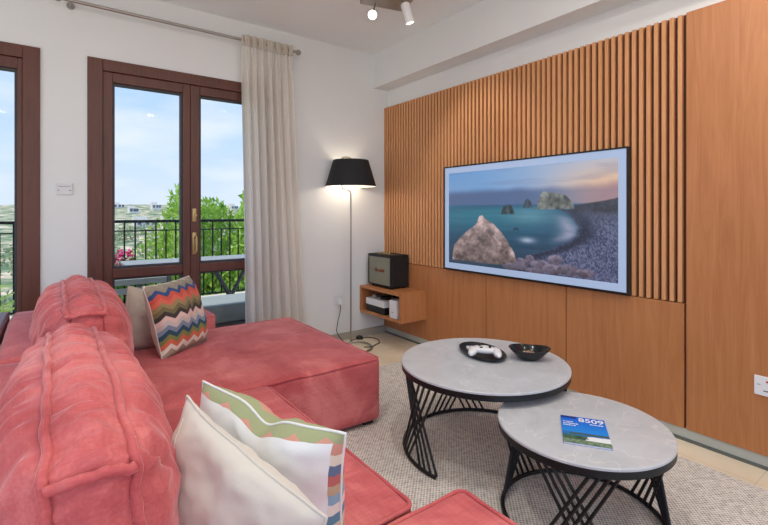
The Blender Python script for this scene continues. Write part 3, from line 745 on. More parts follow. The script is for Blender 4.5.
def paint_mag(nx, ny):
    img = np.zeros((ny, nx, 3))
    rg = np.random.default_rng(4)
    for j in range(ny):
        for i in range(nx):
            s = i/(nx-1); t = j/(ny-1)
            if t < .6: c = np.array([10+30*t, 95+70*t, 215+20*t])
            elif t < .66: c = np.array([40, 110, 190])
            else: c = np.array([30, 110, 180])
            if .62 < t+.02*nz(s*6, 1) < .68 and s > .15: c = np.array([70, 92, 70])
            if t > .70+.10*(1-s)*.4 and t < .86: c = np.array([232, 236, 240])
            if t > .72 and s < .55-.5*(t-.7): c = np.array([60, 96, 64])+30*nz(s*12, t*12)
            if t > .86: c = np.array([110, 134, 104])+40*nz(s*16, t*16)
            if .78 < t < .82 and .3 < s < .55: c = np.array([60, 60, 66])
            if t < .1 and s < .35: c = np.array([12, 50, 140])
            img[j, i] = c+rg.random()*6
    return np.clip(img, 0, 255)
grid_picture('cover_photo', paint_mag(70, 96), lambda s, t: (-W/2+s*W, Hh/2-t*Hh, T_), colattr('magazine_cover', 0, .25), mg)
Wm = M['whitep']
text_mesh('title', '8509', .044, Wm, mg, frame_m((.028, Hh/2-.026, T_+.0003), (1, 0, 0), (0, 1, 0)), .0002, 0, .0008)
for x0_, x1_, yy in ((.022, .068, Hh/2-.053), (-.070, -.036, Hh/2-.050), (-.070, -.018, Hh/2-.064), (-.070, -.028, Hh/2-.078)):
    bm = bmesh.new(); x = x0_
    while x < x1_:
        w_ = .003+.004*random.random(); box(bm, (x, yy-.003, T_+.0001), (min(x+w_, x1_), yy+.003*random.random()+.001, T_+.0003)); x += w_+.0012
    bm_obj('small_print', bm, Wm, mg)

# ------------------------------------------------------------------ sofa
sofa = thing('sectional_sofa', 'large rose-pink velvet corner sofa with chaise and puffy back cushions', 'sofa', (.5, 1.9, ZR))
OF = Vector((.5, 1.9, ZR))
def softbox(lo, hi, r, top_puff=.0, seed=0., wr=.003, n=(34, 34, 14), side_puff=.0):
    lo = Vector(lo); hi = Vector(hi); c = (lo+hi)/2; h = (hi-lo)/2
    bm = bmesh.new(); cache = {}
    def vert(p):
        k = (round(p[0], 5), round(p[1], 5), round(p[2], 5))
        if k in cache: return cache[k]
        # p in [-1,1]^3 -> rounded box
        q = Vector((p[0]*h.x, p[1]*h.y, p[2]*h.z))
        inn = Vector((max(-(h.x-r), min(h.x-r, q.x)), max(-(h.y-r), min(h.y-r, q.y)), max(-(h.z-r), min(h.z-r, q.z))))
        d = q-inn
        if d.length > 1e-9: nrm = d.normalized(); q2 = inn+nrm*r
        else: nrm = Vector((0, 0, 1)); q2 = q
        if p[2] > 0 and top_puff: q2.z += top_puff*(max(0, 1-abs(p[0])**3)*max(0, 1-abs(p[1])**3))**.6*(1 if p[2] > .99 else 0)
        if side_puff:
            for ax, oth in ((0, 1), (1, 0)):
                if abs(p[ax]) > .99: q2[ax] += math.copysign(side_puff*(1-p[oth]**4)*(1-p[2]**2), p[ax])
        w = q2+c
        w += nrm*wr*(fbm(w.x*4, w.y*4, w.z*4+seed, 3)+.35*nz(w.x*16, w.y*16, w.z*16+seed))
        v = bm.verts.new(w-OF); cache[k] = v; return v
    def sub(m): # denser near edges
        return [math.sin((i/m-.5)*PI)*.999+0 if False else (2*i/m-1)*(.75)+.25*math.sin((i/m-.5)*PI) for i in range(m+1)]
    g = [sub(m) for m in n]
    for a in range(3):
        u, w = (a+1) % 3, (a+2) % 3
        for s in (-1, 1):
            for i in range(n[u]):
                for j in range(n[w]):
                    q = []
                    for di, dj in ((0, 0), (1, 0), (1, 1), (0, 1)):
                        p = [0, 0, 0]; p[a] = s; p[u] = g[u][i+di]; p[w] = g[w][j+dj]
                        if abs(abs(p[u])-1) < 1e-6: p[u] = round(p[u])
                        if abs(abs(p[w])-1) < 1e-6: p[w] = round(p[w])
                        q.append(vert(p))
                    if s < 0: q = q[::-1]
                    try: bm.faces.new(q)
                    except ValueError: pass
    return bm
def welt_loop(lo, hi, z, r, rad, seed=0):
    pts = []; x0, y0 = lo; x1, y1 = hi
    cs = [((x1-r, y0+r), -90), ((x1-r, y1-r), 0), ((x0+r, y1-r), 90), ((x0+r, y0+r), 180)]
    for (cx_, cy_), a0 in cs:
        for k in range(7):
            a = math.radians(a0+15*k); pts.append((cx_+r*math.cos(a), cy_+r*math.sin(a)))
    out = []
    for i in range(len(pts)):
        a = Vector(pts[i]); b = Vector(pts[(i+1) % len(pts)]); n = max(1, int((b-a).length/.02))
        for k in range(n):
            p = a.lerp(b, k/n); out.append(Vector((p.x, p.y, z+.003*nz(p.x*9, p.y*9, seed)))-OF)
    return out
SZ = .362
def module(name, x0, x1, y0, y1, seed):
    bm = softbox((x0, y0, ZR+.022), (x1, y1, SZ), .026, .012, seed, .004, (60, 60, 20), .006)
    b = bm_obj(name, bm, M['veldark'], sofa, True)
    bm = bmesh.new(); tube(bm, welt_loop((x0+.004, y0+.004), (x1-.004, y1-.004), SZ-.006, .03, .005, seed), .0065, 8, closed=True)
    bm_obj('welt', bm, M['piping'], b, True)
    for sx in (x0+.06, x1-.06):
        for sy in (y0+.06, y1-.06):
            bm = bmesh.new(); box(bm, (sx-.03-OF.x, sy-.03-OF.y, 0), (sx+.03-OF.x, sy+.03-OF.y, .03)); bm_obj('foot', bm, M['blackp'], b)
module('chaise_seat', -.03, 1.425, 1.968, 3.142, 1.)
module('seat', -.03, .788, .925, 1.962, 5.)
module('near_seat', -.03, .944, .10, .908, 9.)
# low arm at window
bm = softbox((.16, 3.145, ZR+.022), (.89, 3.405, .447), .018, .004, 3., .003, (40, 18, 18)); arm = bm_obj('low_arm', bm, M['veldark'], sofa, True)
bm = bmesh.new(); tube(bm, welt_loop((.164, 3.149), (.886, 3.401), .440, .02, .005, 2), .006, 8, closed=True); bm_obj('welt', bm, M['piping'], arm, True)
# back frames
for k, (a, b) in enumerate(((.10, 2.055), (2.062, 3.08))):
    bm = softbox((-.180, a, ZR+.022), (-.035, b, .622), .03, .006, 20+k, .004, (14, 50, 24)); bm_obj('back_frame', bm, M['veldark'], sofa, True)
bm = softbox((-.245, .10, ZR+.022), (-.186, 3.12, .622), .012, 0, 31, .001, (6, 30, 10)); o = bm_obj('rear_panel', bm, M['burg'], sofa, True); o['label'] = 'dark burgundy rear panel'

def back_cushion(y0, y1, xc, z0, z1, gus, puff, seed, crown=.02, end_drop=.0):
    yc = (y0+y1)/2; hy = (y1-y0)/2; zc = (z0+z1)/2; hz = (z1-z0)/2
    nu, nw, ng = 150, 64, 18
    bm = bmesh.new()
    def seam(u, w, s):
        # u,w in [-1,1] square -> rounded outline
        y = yc+hy*u*(1-.03*(w*w)); 
        z = zc+hz*w*(1-.05*abs(u)**4)+crown*(1-u*u)*max(0, w)
        wav = .006*nz(u*5, w*5, seed+s)
        return y, z, wav
    def facept(i, j, s):
        u = -1+2*i/nu; w = -1+2*j/nw
        u = .8*u+.2*math.sin(u*PI/2); w = .75*w+.25*math.sin(w*PI/2)
        y, z, wav = seam(u, w, s)
        pr = (max(0, 1-abs(u)**2.4)**.5)*(max(0, 1-abs(w)**2.2)**.5)
        e = min(1-abs(u), 1-abs(w))
        d = min(1., e*6)
        # folds radiating from the seams
        if (1-abs(w)) * hz < (1-abs(u)) * hy: fold = ridge(y*16+.6*nz(y*3, z*5, seed), z*2.2, seed+s*3)
        else: fold = ridge(y*3, z*15, seed+s*3)
        fade = math.exp(-(e*3.0)**1.0)*min(1, e*14)
        x = gus/2+puff*pr+wav+.022*(fold-.3)*fade+.006*fbm(y*7, z*5, seed+s)*d
        z += .009*fold*fade
        lean = -.02*((z-z0)/(z1-z0))
        return Vector((xc+s*x+lean, y, z))
    sides = {}
    for s in (-1, 1):
        g = [[bm.verts.new(facept(i, j, s)-OF) for j in range(nw+1)] for i in range(nu+1)]
        for i in range(nu):
            for j in range(nw):
                q = (g[i][j], g[i+1][j], g[i+1][j+1], g[i][j+1]); bm.faces.new(q if s < 0 else q[::-1])
        per = [g[i][nw] for i in range(nu+1)]+[g[nu][j] for j in range(nw-1, -1, -1)]+[g[i][0] for i in range(nu-1, -1, -1)]+[g[0][j] for j in range(1, nw)]
        sides[s] = per
    L_, R_ = sides[-1], sides[1]; n = len(L_)
    cen = Vector((xc, yc, zc))-OF
    rows = [L_]
    for k in range(1, ng):
        t = k/ng; row = []
        for i in range(n):
            a = L_[i].co; b = R_[i].co; p = a.lerp(b, t)
            tt = L_[(i+1) % n].co-L_[i-1].co; nrm = Vector((0, -tt.z, tt.y))
            nrm = nrm.normalized() if nrm.length > 1e-7 else Vector((0, 0, 1))
            if nrm.dot(p-cen) < 0: nrm = -nrm
            al = (p+OF); arc = al.y if abs(nrm.z) > .6 else al.z
            f = ridge(arc*17+1.2*(t-.5)*nz(arc*4, 1, seed), t*1.3+seed, seed*2)
            bulge = .020*math.sin(PI*t)
            p = p+nrm*(bulge+.016*(f-.25)*math.sin(PI*t)**.7+.003*nz(arc*60, t*5, seed))
            row.append(bm.verts.new(p))
        rows.append(row)
    rows.append(R_)
    for k in range(ng):
        for i in range(n):
            try: bm.faces.new((rows[k][i], rows[k][(i+1) % n], rows[k+1][(i+1) % n], rows[k+1][i]))
            except ValueError: pass
    welts = []
    for s in (-1, 1):
        P = [v.co.copy() for v in sides[s]]
        P = [p for i, p in enumerate(P) if i % 2 == 0]
        pts = []
        for i, p in enumerate(P):
            q = p+OF; out = (p-cen); out.x = 0; out.normalize()
            pts.append(p+out*(.005+.003*nz(q.y*20, q.z*20, s))+Vector((s*.003+.004*nz(q.y*14, q.z*14, 5+s), 0, 0)))
        welts.append(pts)
    # cross welts at the near and far top corners
    ob = bm_obj('back_cushion', bm, M['veldark'], sofa, True)
    for pts in welts:
        b2 = bmesh.new(); tube(b2, pts, .0085, 8, closed=True); bm_obj('welt', b2, M['piping'], ob, True)
    for idx in (0, nu):
        a = L_[idx]; 
        pr = [rows[k][idx].co.copy() for k in range(ng+1)] if False else None
    for idx, yy in ((0, y0), (nu, y1)):
        pts = []
        bmv = [Vector(ob.data.vertices[rv].co) for rv in []]
    return ob, seam
def cross_welt(ob, y, x0, x1, z, sgn):
    pts = []
    for k in range(25):
        t = k/24
        pts.append(Vector((x0+(x1-x0)*t, y+sgn*(.006+.014*math.sin(PI*t))+.005*nz(t*5, y), z+.012*math.sin(PI*t)+.006*nz(t*7, y, 3)))-OF)
    b2 = bmesh.new(); tube(b2, pts, .009, 8); bm_obj('welt', b2, M['piping'], ob, True)
c1, _ = back_cushion(.87, 1.95, .07, .365, .735, .12, .125, 2.2)
c2, _ = back_cushion(1.985, 2.98, .115, .367, .785, .115, .13, 6.4, .02)
cross_welt(c1, .873, -.012, .112, .716, -1); cross_welt(c1, 1.947, -.012, .112, .718, 1)
cross_welt(c2, 1.99, .035, .155, .765, -1); cross_welt(c2, 2.975, .035, .155, .765, 1)

# ------------------------------------------------------------------ scatter pillows
def pillow(name, label, O, ex, ey, w, h, thick, mats, seed, group=None, dent=0., wrap=False, puck=.010, line=False):
    """O = centre, ex = width direction, ey = up direction; front face is along ex x ey"""
    ex = Vector(ex).normalized(); ey = Vector(ey); ey = (ey-ex*ey.dot(ex)).normalized(); ez = ex.cross(ey)
    t = thing(name, label, 'cushion', tuple(O), 0, group)
    n = 46; faces = []
    def P(u, v, s):
        pin = .10
        x = w/2*u*(1-pin*(1-u*u)*0-pin*.9*(1-v*v)*abs(u)**6*.6); y = h/2*v*(1-pin*.9*(1-u*u)*abs(v)**6*.6)
        pr = (max(0, 1-abs(u)**2.2)*max(0, 1-abs(v)**2.2))**.5
        e = min(1-abs(u), 1-abs(v))
        wr = .006*ridge(u*5+seed, v*5, seed+s)*math.exp(-e*2.5)*min(1, e*9)+puck*fbm(u*1.6, v*1.6, seed+s*2, 3)*pr
        z = s*(thick/2*pr+wr)
        z += .02*nz(u*1.2, v*1.2, seed+9)
        if dent: 
            dd = dent*math.exp(-((u-.0)/.22)**2)*max(0, v)**1.5; y -= dd*h*.5; z -= s*.3*dd*thick*pr
        return ex*x+ey*y+ez*z
    FC = {}
    for s, m, nm in ((1, mats[0], 'front_cover'), (-1, mats[1], 'back_cover')):
        bm = bmesh.new(); uvl = bm.loops.layers.uv.new('UVMap')
        g = [[bm.verts.new(P(-1+2*i/n, -1+2*j/n, s)) for j in range(n+1)] for i in range(n+1)]
        for i in range(n):
            for j in range(n):
                idx = [(i, j), (i+1, j), (i+1, j+1), (i, j+1)]
                if wrap and s < 0 and (i < 2 or j > n-3): continue
                f = bm.faces.new([g[a][b] for a, b in idx]); f.smooth = True
                for lp_, (a, b) in zip(f.loops, idx): lp_[uvl].uv = (a/n, b/n)
        if wrap and s > 0:
            g2 = [[bm.verts.new(P(-1+2*i/n, -1+2*j/n, -1)) for j in range(n+1)] for i in range(n+1)]
            for i in range(n):
                for j in range(n):
                    if i < 2 or j > n-3:
                        idx = [(i, j), (i+1, j), (i+1, j+1), (i, j+1)]; f = bm.faces.new([g2[a][b] for a, b in idx[::-1]]); f.smooth = True
                        for lp_, (a, b) in zip(f.loops, idx[::-1]): lp_[uvl].uv = (-a/n, b/n)
            bmesh.ops.delete(bm, geom=[v for v in bm.verts if not v.link_faces], context='VERTS')
        if wrap and s < 0: bmesh.ops.delete(bm, geom=[v for v in bm.verts if not v.link_faces], context='VERTS')
        me = bpy.data.meshes.new(nm); bm.to_mesh(me); bm.free(); me.materials.append(m)
        o = bpy.data.objects.new(nm, me); link(o, t)
    bm = bmesh.new(); pts = []
    for k in range(4*n):
        a = k//n; q = -1+2*(k % n)/n
        u, v = ((q, -1), (1, q), (-q, 1), (-1, -q))[a]
        pts.append((P(u, v, 1)+P(u, v, -1))/2)
    tube(bm, pts, .0032, 6, closed=True); bm_obj('seam', bm, mats[1], t, True)
    if line:
        bm = bmesh.new(); tube(bm, [P(-.82+.8*k/30, .86-1.5*k/30, 1) for k in range(31)], .0016, 6); bm_obj('stitched_seam', bm, mats[1], t, True)
    return t
# near pillows stand along the back cushion, facing into the room
pillow('throw_pillow', 'cream linen cushion nearest the viewer, leaning on the pink back cushion', (.286, .930, .492), (.134, -.452, -.095), (.02, .05, .36), .47, .37, .13, (M['cream'], M['cream']), 1., puck=.02, line=True)
pillow('throw_pillow', 'white-backed cushion with a light zigzag front, second from the viewer', (.425, 1.05, .50), (-.195, .368, .04), (-.07, .0, .36), .43, .39, .16, (M['chev2'], M['white_cotton']), 4., dent=.18, wrap=True, puck=.016)
# far pillows
pillow('throw_pillow', 'multicoloured zigzag cushion standing on the chaise', (.565, 2.76, .56), (.29, .23, .01), (-.04, .12, .40), .37, .41, .19, (M['chev'], M['cream']), 7.)
pillow('throw_pillow', 'plain taupe cushion between the zigzag cushion and the pink back', (.47, 2.945, .515), (.30, .12, -.09), (.0, .10, .38), .35, .35, .15, (M['taupe'], M['taupe']), 11.)

# ------------------------------------------------------------------ balcony and outside
bm = bmesh.new(); box(bm, (-5, YW+.25, -.2), (5.5, 5.55, -.03)); struct('balcony_floor', bm, M['balfloor'])
bm = bmesh.new(); box(bm, (-5, 5.34, -.03), (5.5, 5.55, .16)); struct('balcony_kerb', bm, M['parapet'])
rl = thing('balcony_railing', 'black iron railing along the balcony edge', 'railing', (1.0, 5.4, .16))
bm = bmesh.new(); box(bm, (-6, -.02, .875), (4.5, .02, .905), .003); bm_obj('top_rail', bm, M['railing'], rl)
bm = bmesh.new(); box(bm, (-6, -.01, .785), (4.5, .01, .797)); box(bm, (-6, -.01, .04), (4.5, .01, .055)); bm_obj('middle_rail', bm, M['railing'], rl)
bm = bmesh.new()
for k in range(-10, 26):
    x = .594+.0995*k-1.0; full = (k % 2 == 1) or k == 0
    wd = .0075 if full else .0065
    box(bm, (x-wd, -wd, .055), (x+wd, wd, .875 if full else .786))
    bm_obj('baluster', bm, M['railing'], rl); bm = bmesh.new()
bm.free()
for x in (-3.2, -.62, 2.9):
    bm = bmesh.new(); box(bm, (x-.02, -.022, .0005), (x+.02, .022, .875)); bm_obj('post', bm, M['railing'], rl)

# outdoor table and seats
ot = thing('outdoor_table', 'grey outdoor table with crossed legs on the balcony', 'outdoor table', (1.25, 4.9, -.03))
bm = bmesh.new()
for k in range(7): box(bm, (-.72, -.26+k*.075, .665), (.75, -.191+k*.075, .69), .003)
bm_obj('tabletop', bm, M['outgrey'], ot)
bm = bmesh.new(); box(bm, (-.66, -.26, .60), (.68, -.23, .6645)); box(bm, (-.66, .22, .60), (.68, .25, .6645)); bm_obj('apron', bm, M['outdark'], ot)
for sx in (-.5, .24):
    for s in (-1, 1):
        bm = bmesh.new(); p0 = Vector((sx+s*.16, s*.0+.02*s, 0)); p1 = Vector((sx-s*.16, .02*s, .60))
        tube(bm, [p0+Vector((0, -.15, 0)), p1+Vector((0, -.15, 0))], .022, 4); bm_obj('leg', bm, M['outdark'], ot)
def lounge(x0, x1, y0, y1, label, zb, mirror=False):
    t = thing('outdoor_lounger', label, 'outdoor seat', ((x0+x1)/2, (y0+y1)/2, -.03), 0, None)
    hx = (x1-x0)/2; hy = (y1-y0)/2
    bm = bmesh.new(); box(bm, (-hx, -hy, .19), (hx, hy, .225), .004)
    bm_obj('frame', bm, M['outdark'], t)
    for sx in (-1, 1):
        for sy in (-1, 1):
            bm = bmesh.new(); box(bm, (sx*(hx-.04)-.02, sy*(hy-.04)-.02, 0), (sx*(hx-.04)+.02, sy*(hy-.04)+.02, .19)); bm_obj('leg', bm, M['outdark'], t)
    bm = bmesh.new(); box(bm, (-hx+.01, -hy+.01, .226), (hx-.01, hy-.01, .385), .03)
    bm_obj('cushion', bm, M['outcush'], t, 'auto')
    return t
lounge(.98, 1.95, 3.90, 4.42, 'grey cushioned outdoor lounger behind the right glass pane', 0)
lounge(.10, .90, 3.88, 4.38, 'grey cushioned outdoor seat behind the left glass pane', 0)
bn = thing('outdoor_chair', 'grey slatted outdoor chair frame outside the glass door', 'outdoor chair', (.45, 4.50, -.03))
bm = bmesh.new()
for z in (.46, .54): box(bm, (-.33, -.02, z), (.42, .01, z+.05), .003)
bm_obj('back_slats', bm, M['outgrey'], bn)
for x in (-.31, .40):
    bm = bmesh.new(); box(bm, (x-.02, -.03, 0), (x+.02, .02, .62)); bm_obj('leg', bm, M['outdark'], bn)

def foliage(bm, c, rad, n, size, seed, squash=1., narrow=1., up=0.):
    rg = random.Random(seed)
    for k in range(n):
        while True:
            p = Vector((rg.uniform(-1, 1), rg.uniform(-1, 1), rg.uniform(-1, 1)))
            if p.length < 1: break
        p = p.normalized()*(p.length**.35)
        p *= 1+.35*nz(p.x*2.2+seed, p.y*2.2, p.z*2.2)
        pos = Vector(c)+Vector((p.x*rad, p.y*rad, p.z*rad*squash))
        d = Vector((rg.gauss(0, 1), rg.gauss(0, 1), rg.gauss(0, 1)+up)).normalized(); e = d.orthogonal().normalized()
        e = (Matrix.Rotation(rg.random()*6.28, 3, d) @ e)
        s = size*rg.uniform(.6, 1.3); wd = s*.32*narrow
        a = [pos, pos+d*s*.45+e*wd, pos+d*s, pos+d*s*.45-e*wd]
        bm.faces.new([bm.verts.new(q) for q in a])
G1 = leafmat('bright_leaves', (112, 158, 48), (186, 216, 96)); G2 = leafmat('dark_leaves', (64, 108, 44), (122, 164, 72)); G3 = leafmat('olive_leaves', (112, 130, 90), (150, 162, 120))
BK = plain('bark', (96, 78, 60), .9)
def tree(name, label, x, y, zt, r, mat, n, size, seed, zg=-4.5, cat='tree', squash=1., narrow=1., clumps=5, up=0.):
    t = thing(name, label, cat, (x, y, zg))
    bm = bmesh.new(); H_ = zt-zg; rg = random.Random(seed)
    cz = H_-r*squash*.92
    foliage(bm, (0, 0, cz), r, n, size, seed, squash, narrow, up)
    for k in range(clumps):
        a = rg.random()*6.28; foliage(bm, (r*.7*math.cos(a), r*.7*math.sin(a), cz+rg.uniform(-.5, .35)*r*squash), r*.5, n//4, size, seed+k+1, 1, narrow, up)
    bm_obj('crown', bm, mat, t)
    bm = bmesh.new(); tube(bm, [(0, 0, 0), (.1*r, 0, H_*.4), (0, 0, H_*.8)], [.12, .09, .04], 8)
    for k in range(5):
        a = rg.random()*6.28; tube(bm, [(0, 0, H_*.55), (r*.5*math.cos(a), r*.5*math.sin(a), cz)], [.06, .02], 6)
    bm_obj('trunk', bm, BK, t, True)
tree('leafy_shrub', 'bright green bush right behind the railing, seen through the right pane', 3.2, 7.9, 1.28, 1.15, G1, 15000, .11, 11, squash=2.2, up=.8)
tree('leafy_shrub', 'feathery green shrub behind the railing at the middle door post', 2.02, 8.6, 1.28, .85, G1, 12000, .12, 21, squash=2.4, narrow=.6, up=1.2)
tree('leafy_shrub', 'darker green shrub rising above the railing beside the curtain', 5.1, 9.6, 1.45, 1.25, G2, 9000, .14, 31, squash=1.9, up=.6)
tree('leafy_shrub', 'low green bush below the railing in the left pane', 1.25, 10.5, -.35, .8, G2, 5000, .12, 41, squash=1.2)
tree('olive_tree', 'distant tree seen through the far left door', -5.6, 24, .6, 1.6, G3, 3000, .25, 71, zg=-3.9)
fp = thing('flowering_plant', 'pink flowering plant at the balcony edge', 'plant', (.62, 5.75, -.6))
bm = bmesh.new(); foliage(bm, (0, 0, 1.22), .10, 110, .045, 5); bm_obj('blossom', bm, plain('pink_petals', (226, 40, 130), .6), fp)
bm = bmesh.new(); foliage(bm, (0, 0, .95), .26, 500, .08, 6); tube(bm, [(0, 0, 0), (0, 0, 1.2)], .01, 6); bm_obj('leaves', bm, G2, fp)
pm = thing('potted_palm', 'spiky palm outside the far left door', 'potted plant', (-.56, 4.55, -.03))
bm = bmesh.new(); lathe(bm, [(0, 0), (.13, 0), (.17, .28), (.155, .28), (.14, .25), (0, .25)], 32); bm_obj('pot', bm, plain('clay_pot', (150, 100, 74), .8), pm, 'auto')
rg = random.Random(8)
for k in range(14):
    a = 2*PI*k/14+rg.uniform(-.2, .2); ln = rg.uniform(.5, .62); el = rg.uniform(.5, 1.25)
    P0 = [Vector((0, 0, .25))]
    for q in range(1, 13):
        t_ = q/12; P0.append(Vector((math.cos(a)*ln*t_*math.cos(el*(1-t_*.5)), math.sin(a)*ln*t_*math.cos(el*(1-t_*.5)), .25+ln*math.sin(el)*(t_-.45*t_*t_)*1.3)))
    bm = bmesh.new(); tube(bm, P0, [.006*(1-.7*i/12) for i in range(13)], 5)
    for q in range(3, 13):
        d = (P0[q]-P0[q-1]).normalized(); sd = d.cross(Vector((0, 0, 1))).normalized()
        for s in (-1, 1):
            for e_ in (0, .5):
                b0 = P0[q]-d*e_*.04; tip = b0+(sd*s*.75+d*.6+Vector((0, 0, -.15)))*.16*(1-.5*q/13); w_ = d*.008
                bm.faces.new([bm.verts.new(v) for v in (b0-w_, b0+w_, tip)])
    bm_obj('frond', bm, G1, pm)

# terrain
def hillz(x, y):
    base = -4.5+max(0, y-14)*.02
    far = 0
    if y > 60: far = (y-60)/140
    far = min(1, far)
    z = base+far*(3.6+1.8*fbm(x*.012, 1.3, 0, 3))+.6*fbm(x*.06, y*.06, 2)
    return z
bm = bmesh.new(); ys = [5.8, 7, 9, 11, 14, 18, 22, 27, 33, 40, 50, 60, 72, 86, 100, 120, 140, 160, 180, 200, 206]; g = []
for y in ys:
    row = []
    for i in range(101):
        x = (-1.2+2.9*i/100)*(y+10); z = hillz(x, y)
        if y >= 205: z -= 12
        row.append(bm.verts.new((x, y, z)))
    g.append(row)
for j in range(len(ys)-1):
    for i in range(100): bm.faces.new((g[j][i], g[j][i+1], g[j+1][i+1], g[j+1][i]))
gm = N('hillside_ground'); gm.set(rough=.95)
f1 = gm.noise(gm.coord((1, 1, 1)), .35, 6, .65); 
gm.l(gm.ramp(f1, [(.40, s2l((84, 108, 72))), (.50, s2l((124, 134, 96))), (.57, s2l((196, 178, 150))), (.72, s2l((214, 196, 170)))]), gm.b.inputs['Base Color'])
struct('hillside_ground', bm, gm.m, True)
bm = bmesh.new()
vs = [bm.verts.new(p) for p in ((-700, 206, -6), (1400, 206, -6), (1400, 1500, -6), (-700, 1500, -6))]; bm.faces.new(vs)
struct('distant_plain', bm, plain('distant_plain', (150, 170, 180), .9))
rg = random.Random(12)
WN = plain('far_window', (90, 100, 112), .4)
spots = [(.045, 150), (.10, 170), (.125, 140), (.165, 160), (.20, 165), (.235, 150), (.27, 165), (.32, 165), (-.18, 150), (-.14, 175), (-.22, 165), (.145, 95), (.19, 90)]
wl = ['at the left edge of the pane', 'second from the left', 'low in the left pane', 'near the middle of the left pane', 'high on the ridge', 'beside the shrub tops', 'half behind the shrub', 'behind the door post', 'in the far left door', 'on the ridge in the far left door', 'leftmost beyond the far left door', 'nearer than the others', 'nearer and wider than its neighbours']
for (tx, y), ll in zip(spots, wl):
    x = tx*y; z = hillz(x, y); w_ = rg.uniform(2.2, 4); h_ = rg.uniform(1.3, 2.)
    b_ = thing('hillside_house', 'tiny pale house on the distant hillside, '+ll, 'house', (x, y, z-.3), 0, 'houses on the hillside')
    bm = bmesh.new(); box(bm, (-w_/2, -2, 0), (w_/2, 2, h_)); box(bm, (-w_/2, -1, h_), (w_*.1, 2, h_+.8)); bm_obj('walls', bm, M['concrete'], b_)
    for q in (-.3, .05, .32):
        bm = bmesh.new(); box(bm, (w_*q-.3, -2.05, h_*.5), (w_*q+.3, -1.99, h_*.5+.8)); bm_obj('window', bm, WN, b_)
bm = bmesh.new()
for k in range(260):
    y = rg.uniform(12, 120); x = rg.uniform(-.35, .5)*y; s = rg.uniform(.3, .8)*(1+y/60)
    if y > 84 or (abs(x/y-.02) < .05 and y < 30): continue
    foliage(bm, (x, y, hillz(x, y)+s*.3), s, 130, s*.28, k)
o = bm_obj('hillside_scrub', bm, G3, None, True); tag(o, 'low green scrub dotted over the sandy hillside', 'scrub', kind='stuff')

# ------------------------------------------------------------------ world, sun, camera
wd = bpy.data.worlds.new('sky'); SC.world = wd; wd.use_nodes = True; nt = wd.node_tree
bg = nt.nodes['Background']; tc = nt.nodes.new('ShaderNodeTexCoord'); sx = nt.nodes.new('ShaderNodeSeparateXYZ'); nt.links.new(tc.outputs['Generated'], sx.inputs[0])
rp = nt.nodes.new('ShaderNodeValToRGB'); cr = rp.color_ramp
st = [(.0, (222, 216, 206)), (.46, (222, 216, 206)), (.5, (206, 220, 236)), (.56, (188, 212, 242)), (.68, (150, 192, 244)), (1.0, (112, 162, 232))]
while len(cr.elements) < len(st): cr.elements.new(.5)
for e, (p, c) in zip(cr.elements, st): e.position = p; e.color = (*s2l(c), 1)
ma = nt.nodes.new('ShaderNodeMath'); ma.operation = 'MULTIPLY_ADD'; nt.links.new(sx.outputs[2], ma.inputs[0]); ma.inputs[1].default_value = .5; ma.inputs[2].default_value = .5
nt.links.new(ma.outputs[0], rp.inputs[0])
mp = nt.nodes.new('ShaderNodeMapping'); mp.inputs['Scale'].default_value = (1, 1, 3.2); nt.links.new(tc.outputs['Generated'], mp.inputs[0])
cn = nt.nodes.new('ShaderNodeTexNoise'); cn.inputs['Scale'].default_value = 4.5; cn.inputs['Detail'].default_value = 6; nt.links.new(mp.outputs[0], cn.inputs['Vector'])
c2r = nt.nodes.new('ShaderNodeValToRGB'); c2r.color_ramp.elements[0].position = .48; c2r.color_ramp.elements[1].position = .75; nt.links.new(cn.outputs['Fac'], c2r.inputs[0])
cm = nt.nodes.new('ShaderNodeMath'); cm.operation = 'MULTIPLY'; cm.inputs[1].default_value = .6; nt.links.new(c2r.outputs[0], cm.inputs[0])
mx = nt.nodes.new('ShaderNodeMix'); mx.data_type = 'RGBA'; mx.inputs['B'].default_value = (*s2l((232, 236, 244)), 1)
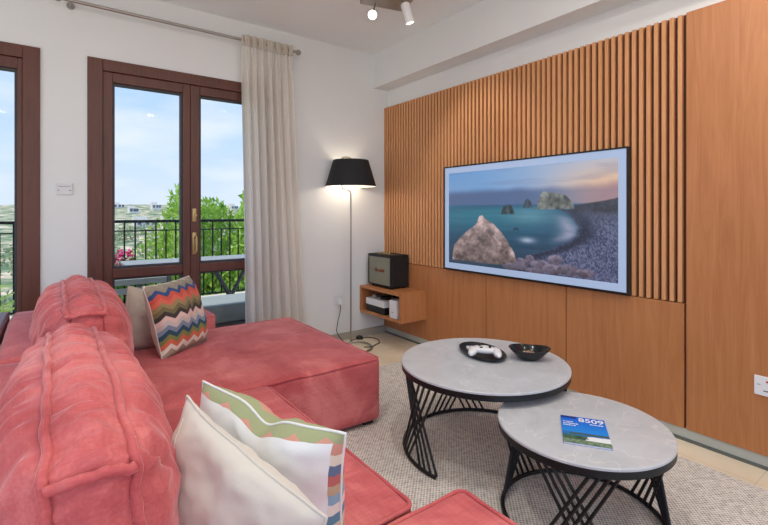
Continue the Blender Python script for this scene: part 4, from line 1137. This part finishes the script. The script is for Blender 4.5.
nt.links.new(cm.outputs[0], mx.inputs['Factor']); nt.links.new(rp.outputs[0], mx.inputs['A']); nt.links.new(mx.outputs['Result'], bg.inputs[0])
mr = nt.nodes.new('ShaderNodeMapRange'); mr.interpolation_type = 'SMOOTHSTEP'; nt.links.new(sx.outputs[1], mr.inputs[0])  # sky strength raised behind the viewer as added fill for the room
mr.inputs[1].default_value = .1; mr.inputs[2].default_value = -.6; mr.inputs[3].default_value = 1.0; mr.inputs[4].default_value = 1.65; nt.links.new(mr.outputs[0], bg.inputs[1])
bg.inputs[1].default_value = 1.0
L = bpy.data.lights.new('sun', 'SUN'); L.energy = 3.0; L.color = (1, .95, .86); L.angle = .02
o = bpy.data.objects.new('sun', L); COL.objects.link(o); o.rotation_euler = Vector((.45, -.35, -1.2)).to_track_quat('-Z', 'Y').to_euler()
# unseen ceiling lamps added as fill to brighten the room
for k, (x, y) in enumerate(((.3, 1.2), (-.9, .3), (1.2, -.6), (-.6, -1.6), (1.2, 1.0), (2.0, .35))):
    dl = thing('added_fill_light', 'unseen round ceiling lamp added as fill to brighten the room', 'ceiling light', (x, y, CZ), 0, 'added fill lights')
    bm = bmesh.new(); lathe(bm, [(.055, 0), (.09, 0), (.09, -.006), (.055, -.006)], 32, closed=True); bm_obj('ring', bm, M['whitep'], dl)
    L = bpy.data.lights.new('fill_lamp', 'AREA'); L.shape = 'DISK'; L.size = .11; L.energy = 7; L.color = (1, .93, .85)
    o = bpy.data.objects.new('fill_lamp', L); link(o, dl); o.location = (0, 0, -.008)

cam = bpy.data.cameras.new('camera'); co = bpy.data.objects.new('camera', cam); COL.objects.link(co)
cam.sensor_width = 36; cam.sensor_fit = 'HORIZONTAL'; cam.lens = 449/768*36; cam.shift_y = -50.5/768; cam.clip_start = .02; cam.clip_end = 3000
co.location = (0, 0, 1.15); co.rotation_euler = (PI/2, 0, -math.atan(330/449))
SC.camera = co
vs_ = SC.view_settings; vs_.view_transform = 'Standard'; vs_.look = 'None'; vs_.gamma = 1; vs_.exposure = 0.28; vs_.use_curve_mapping = False
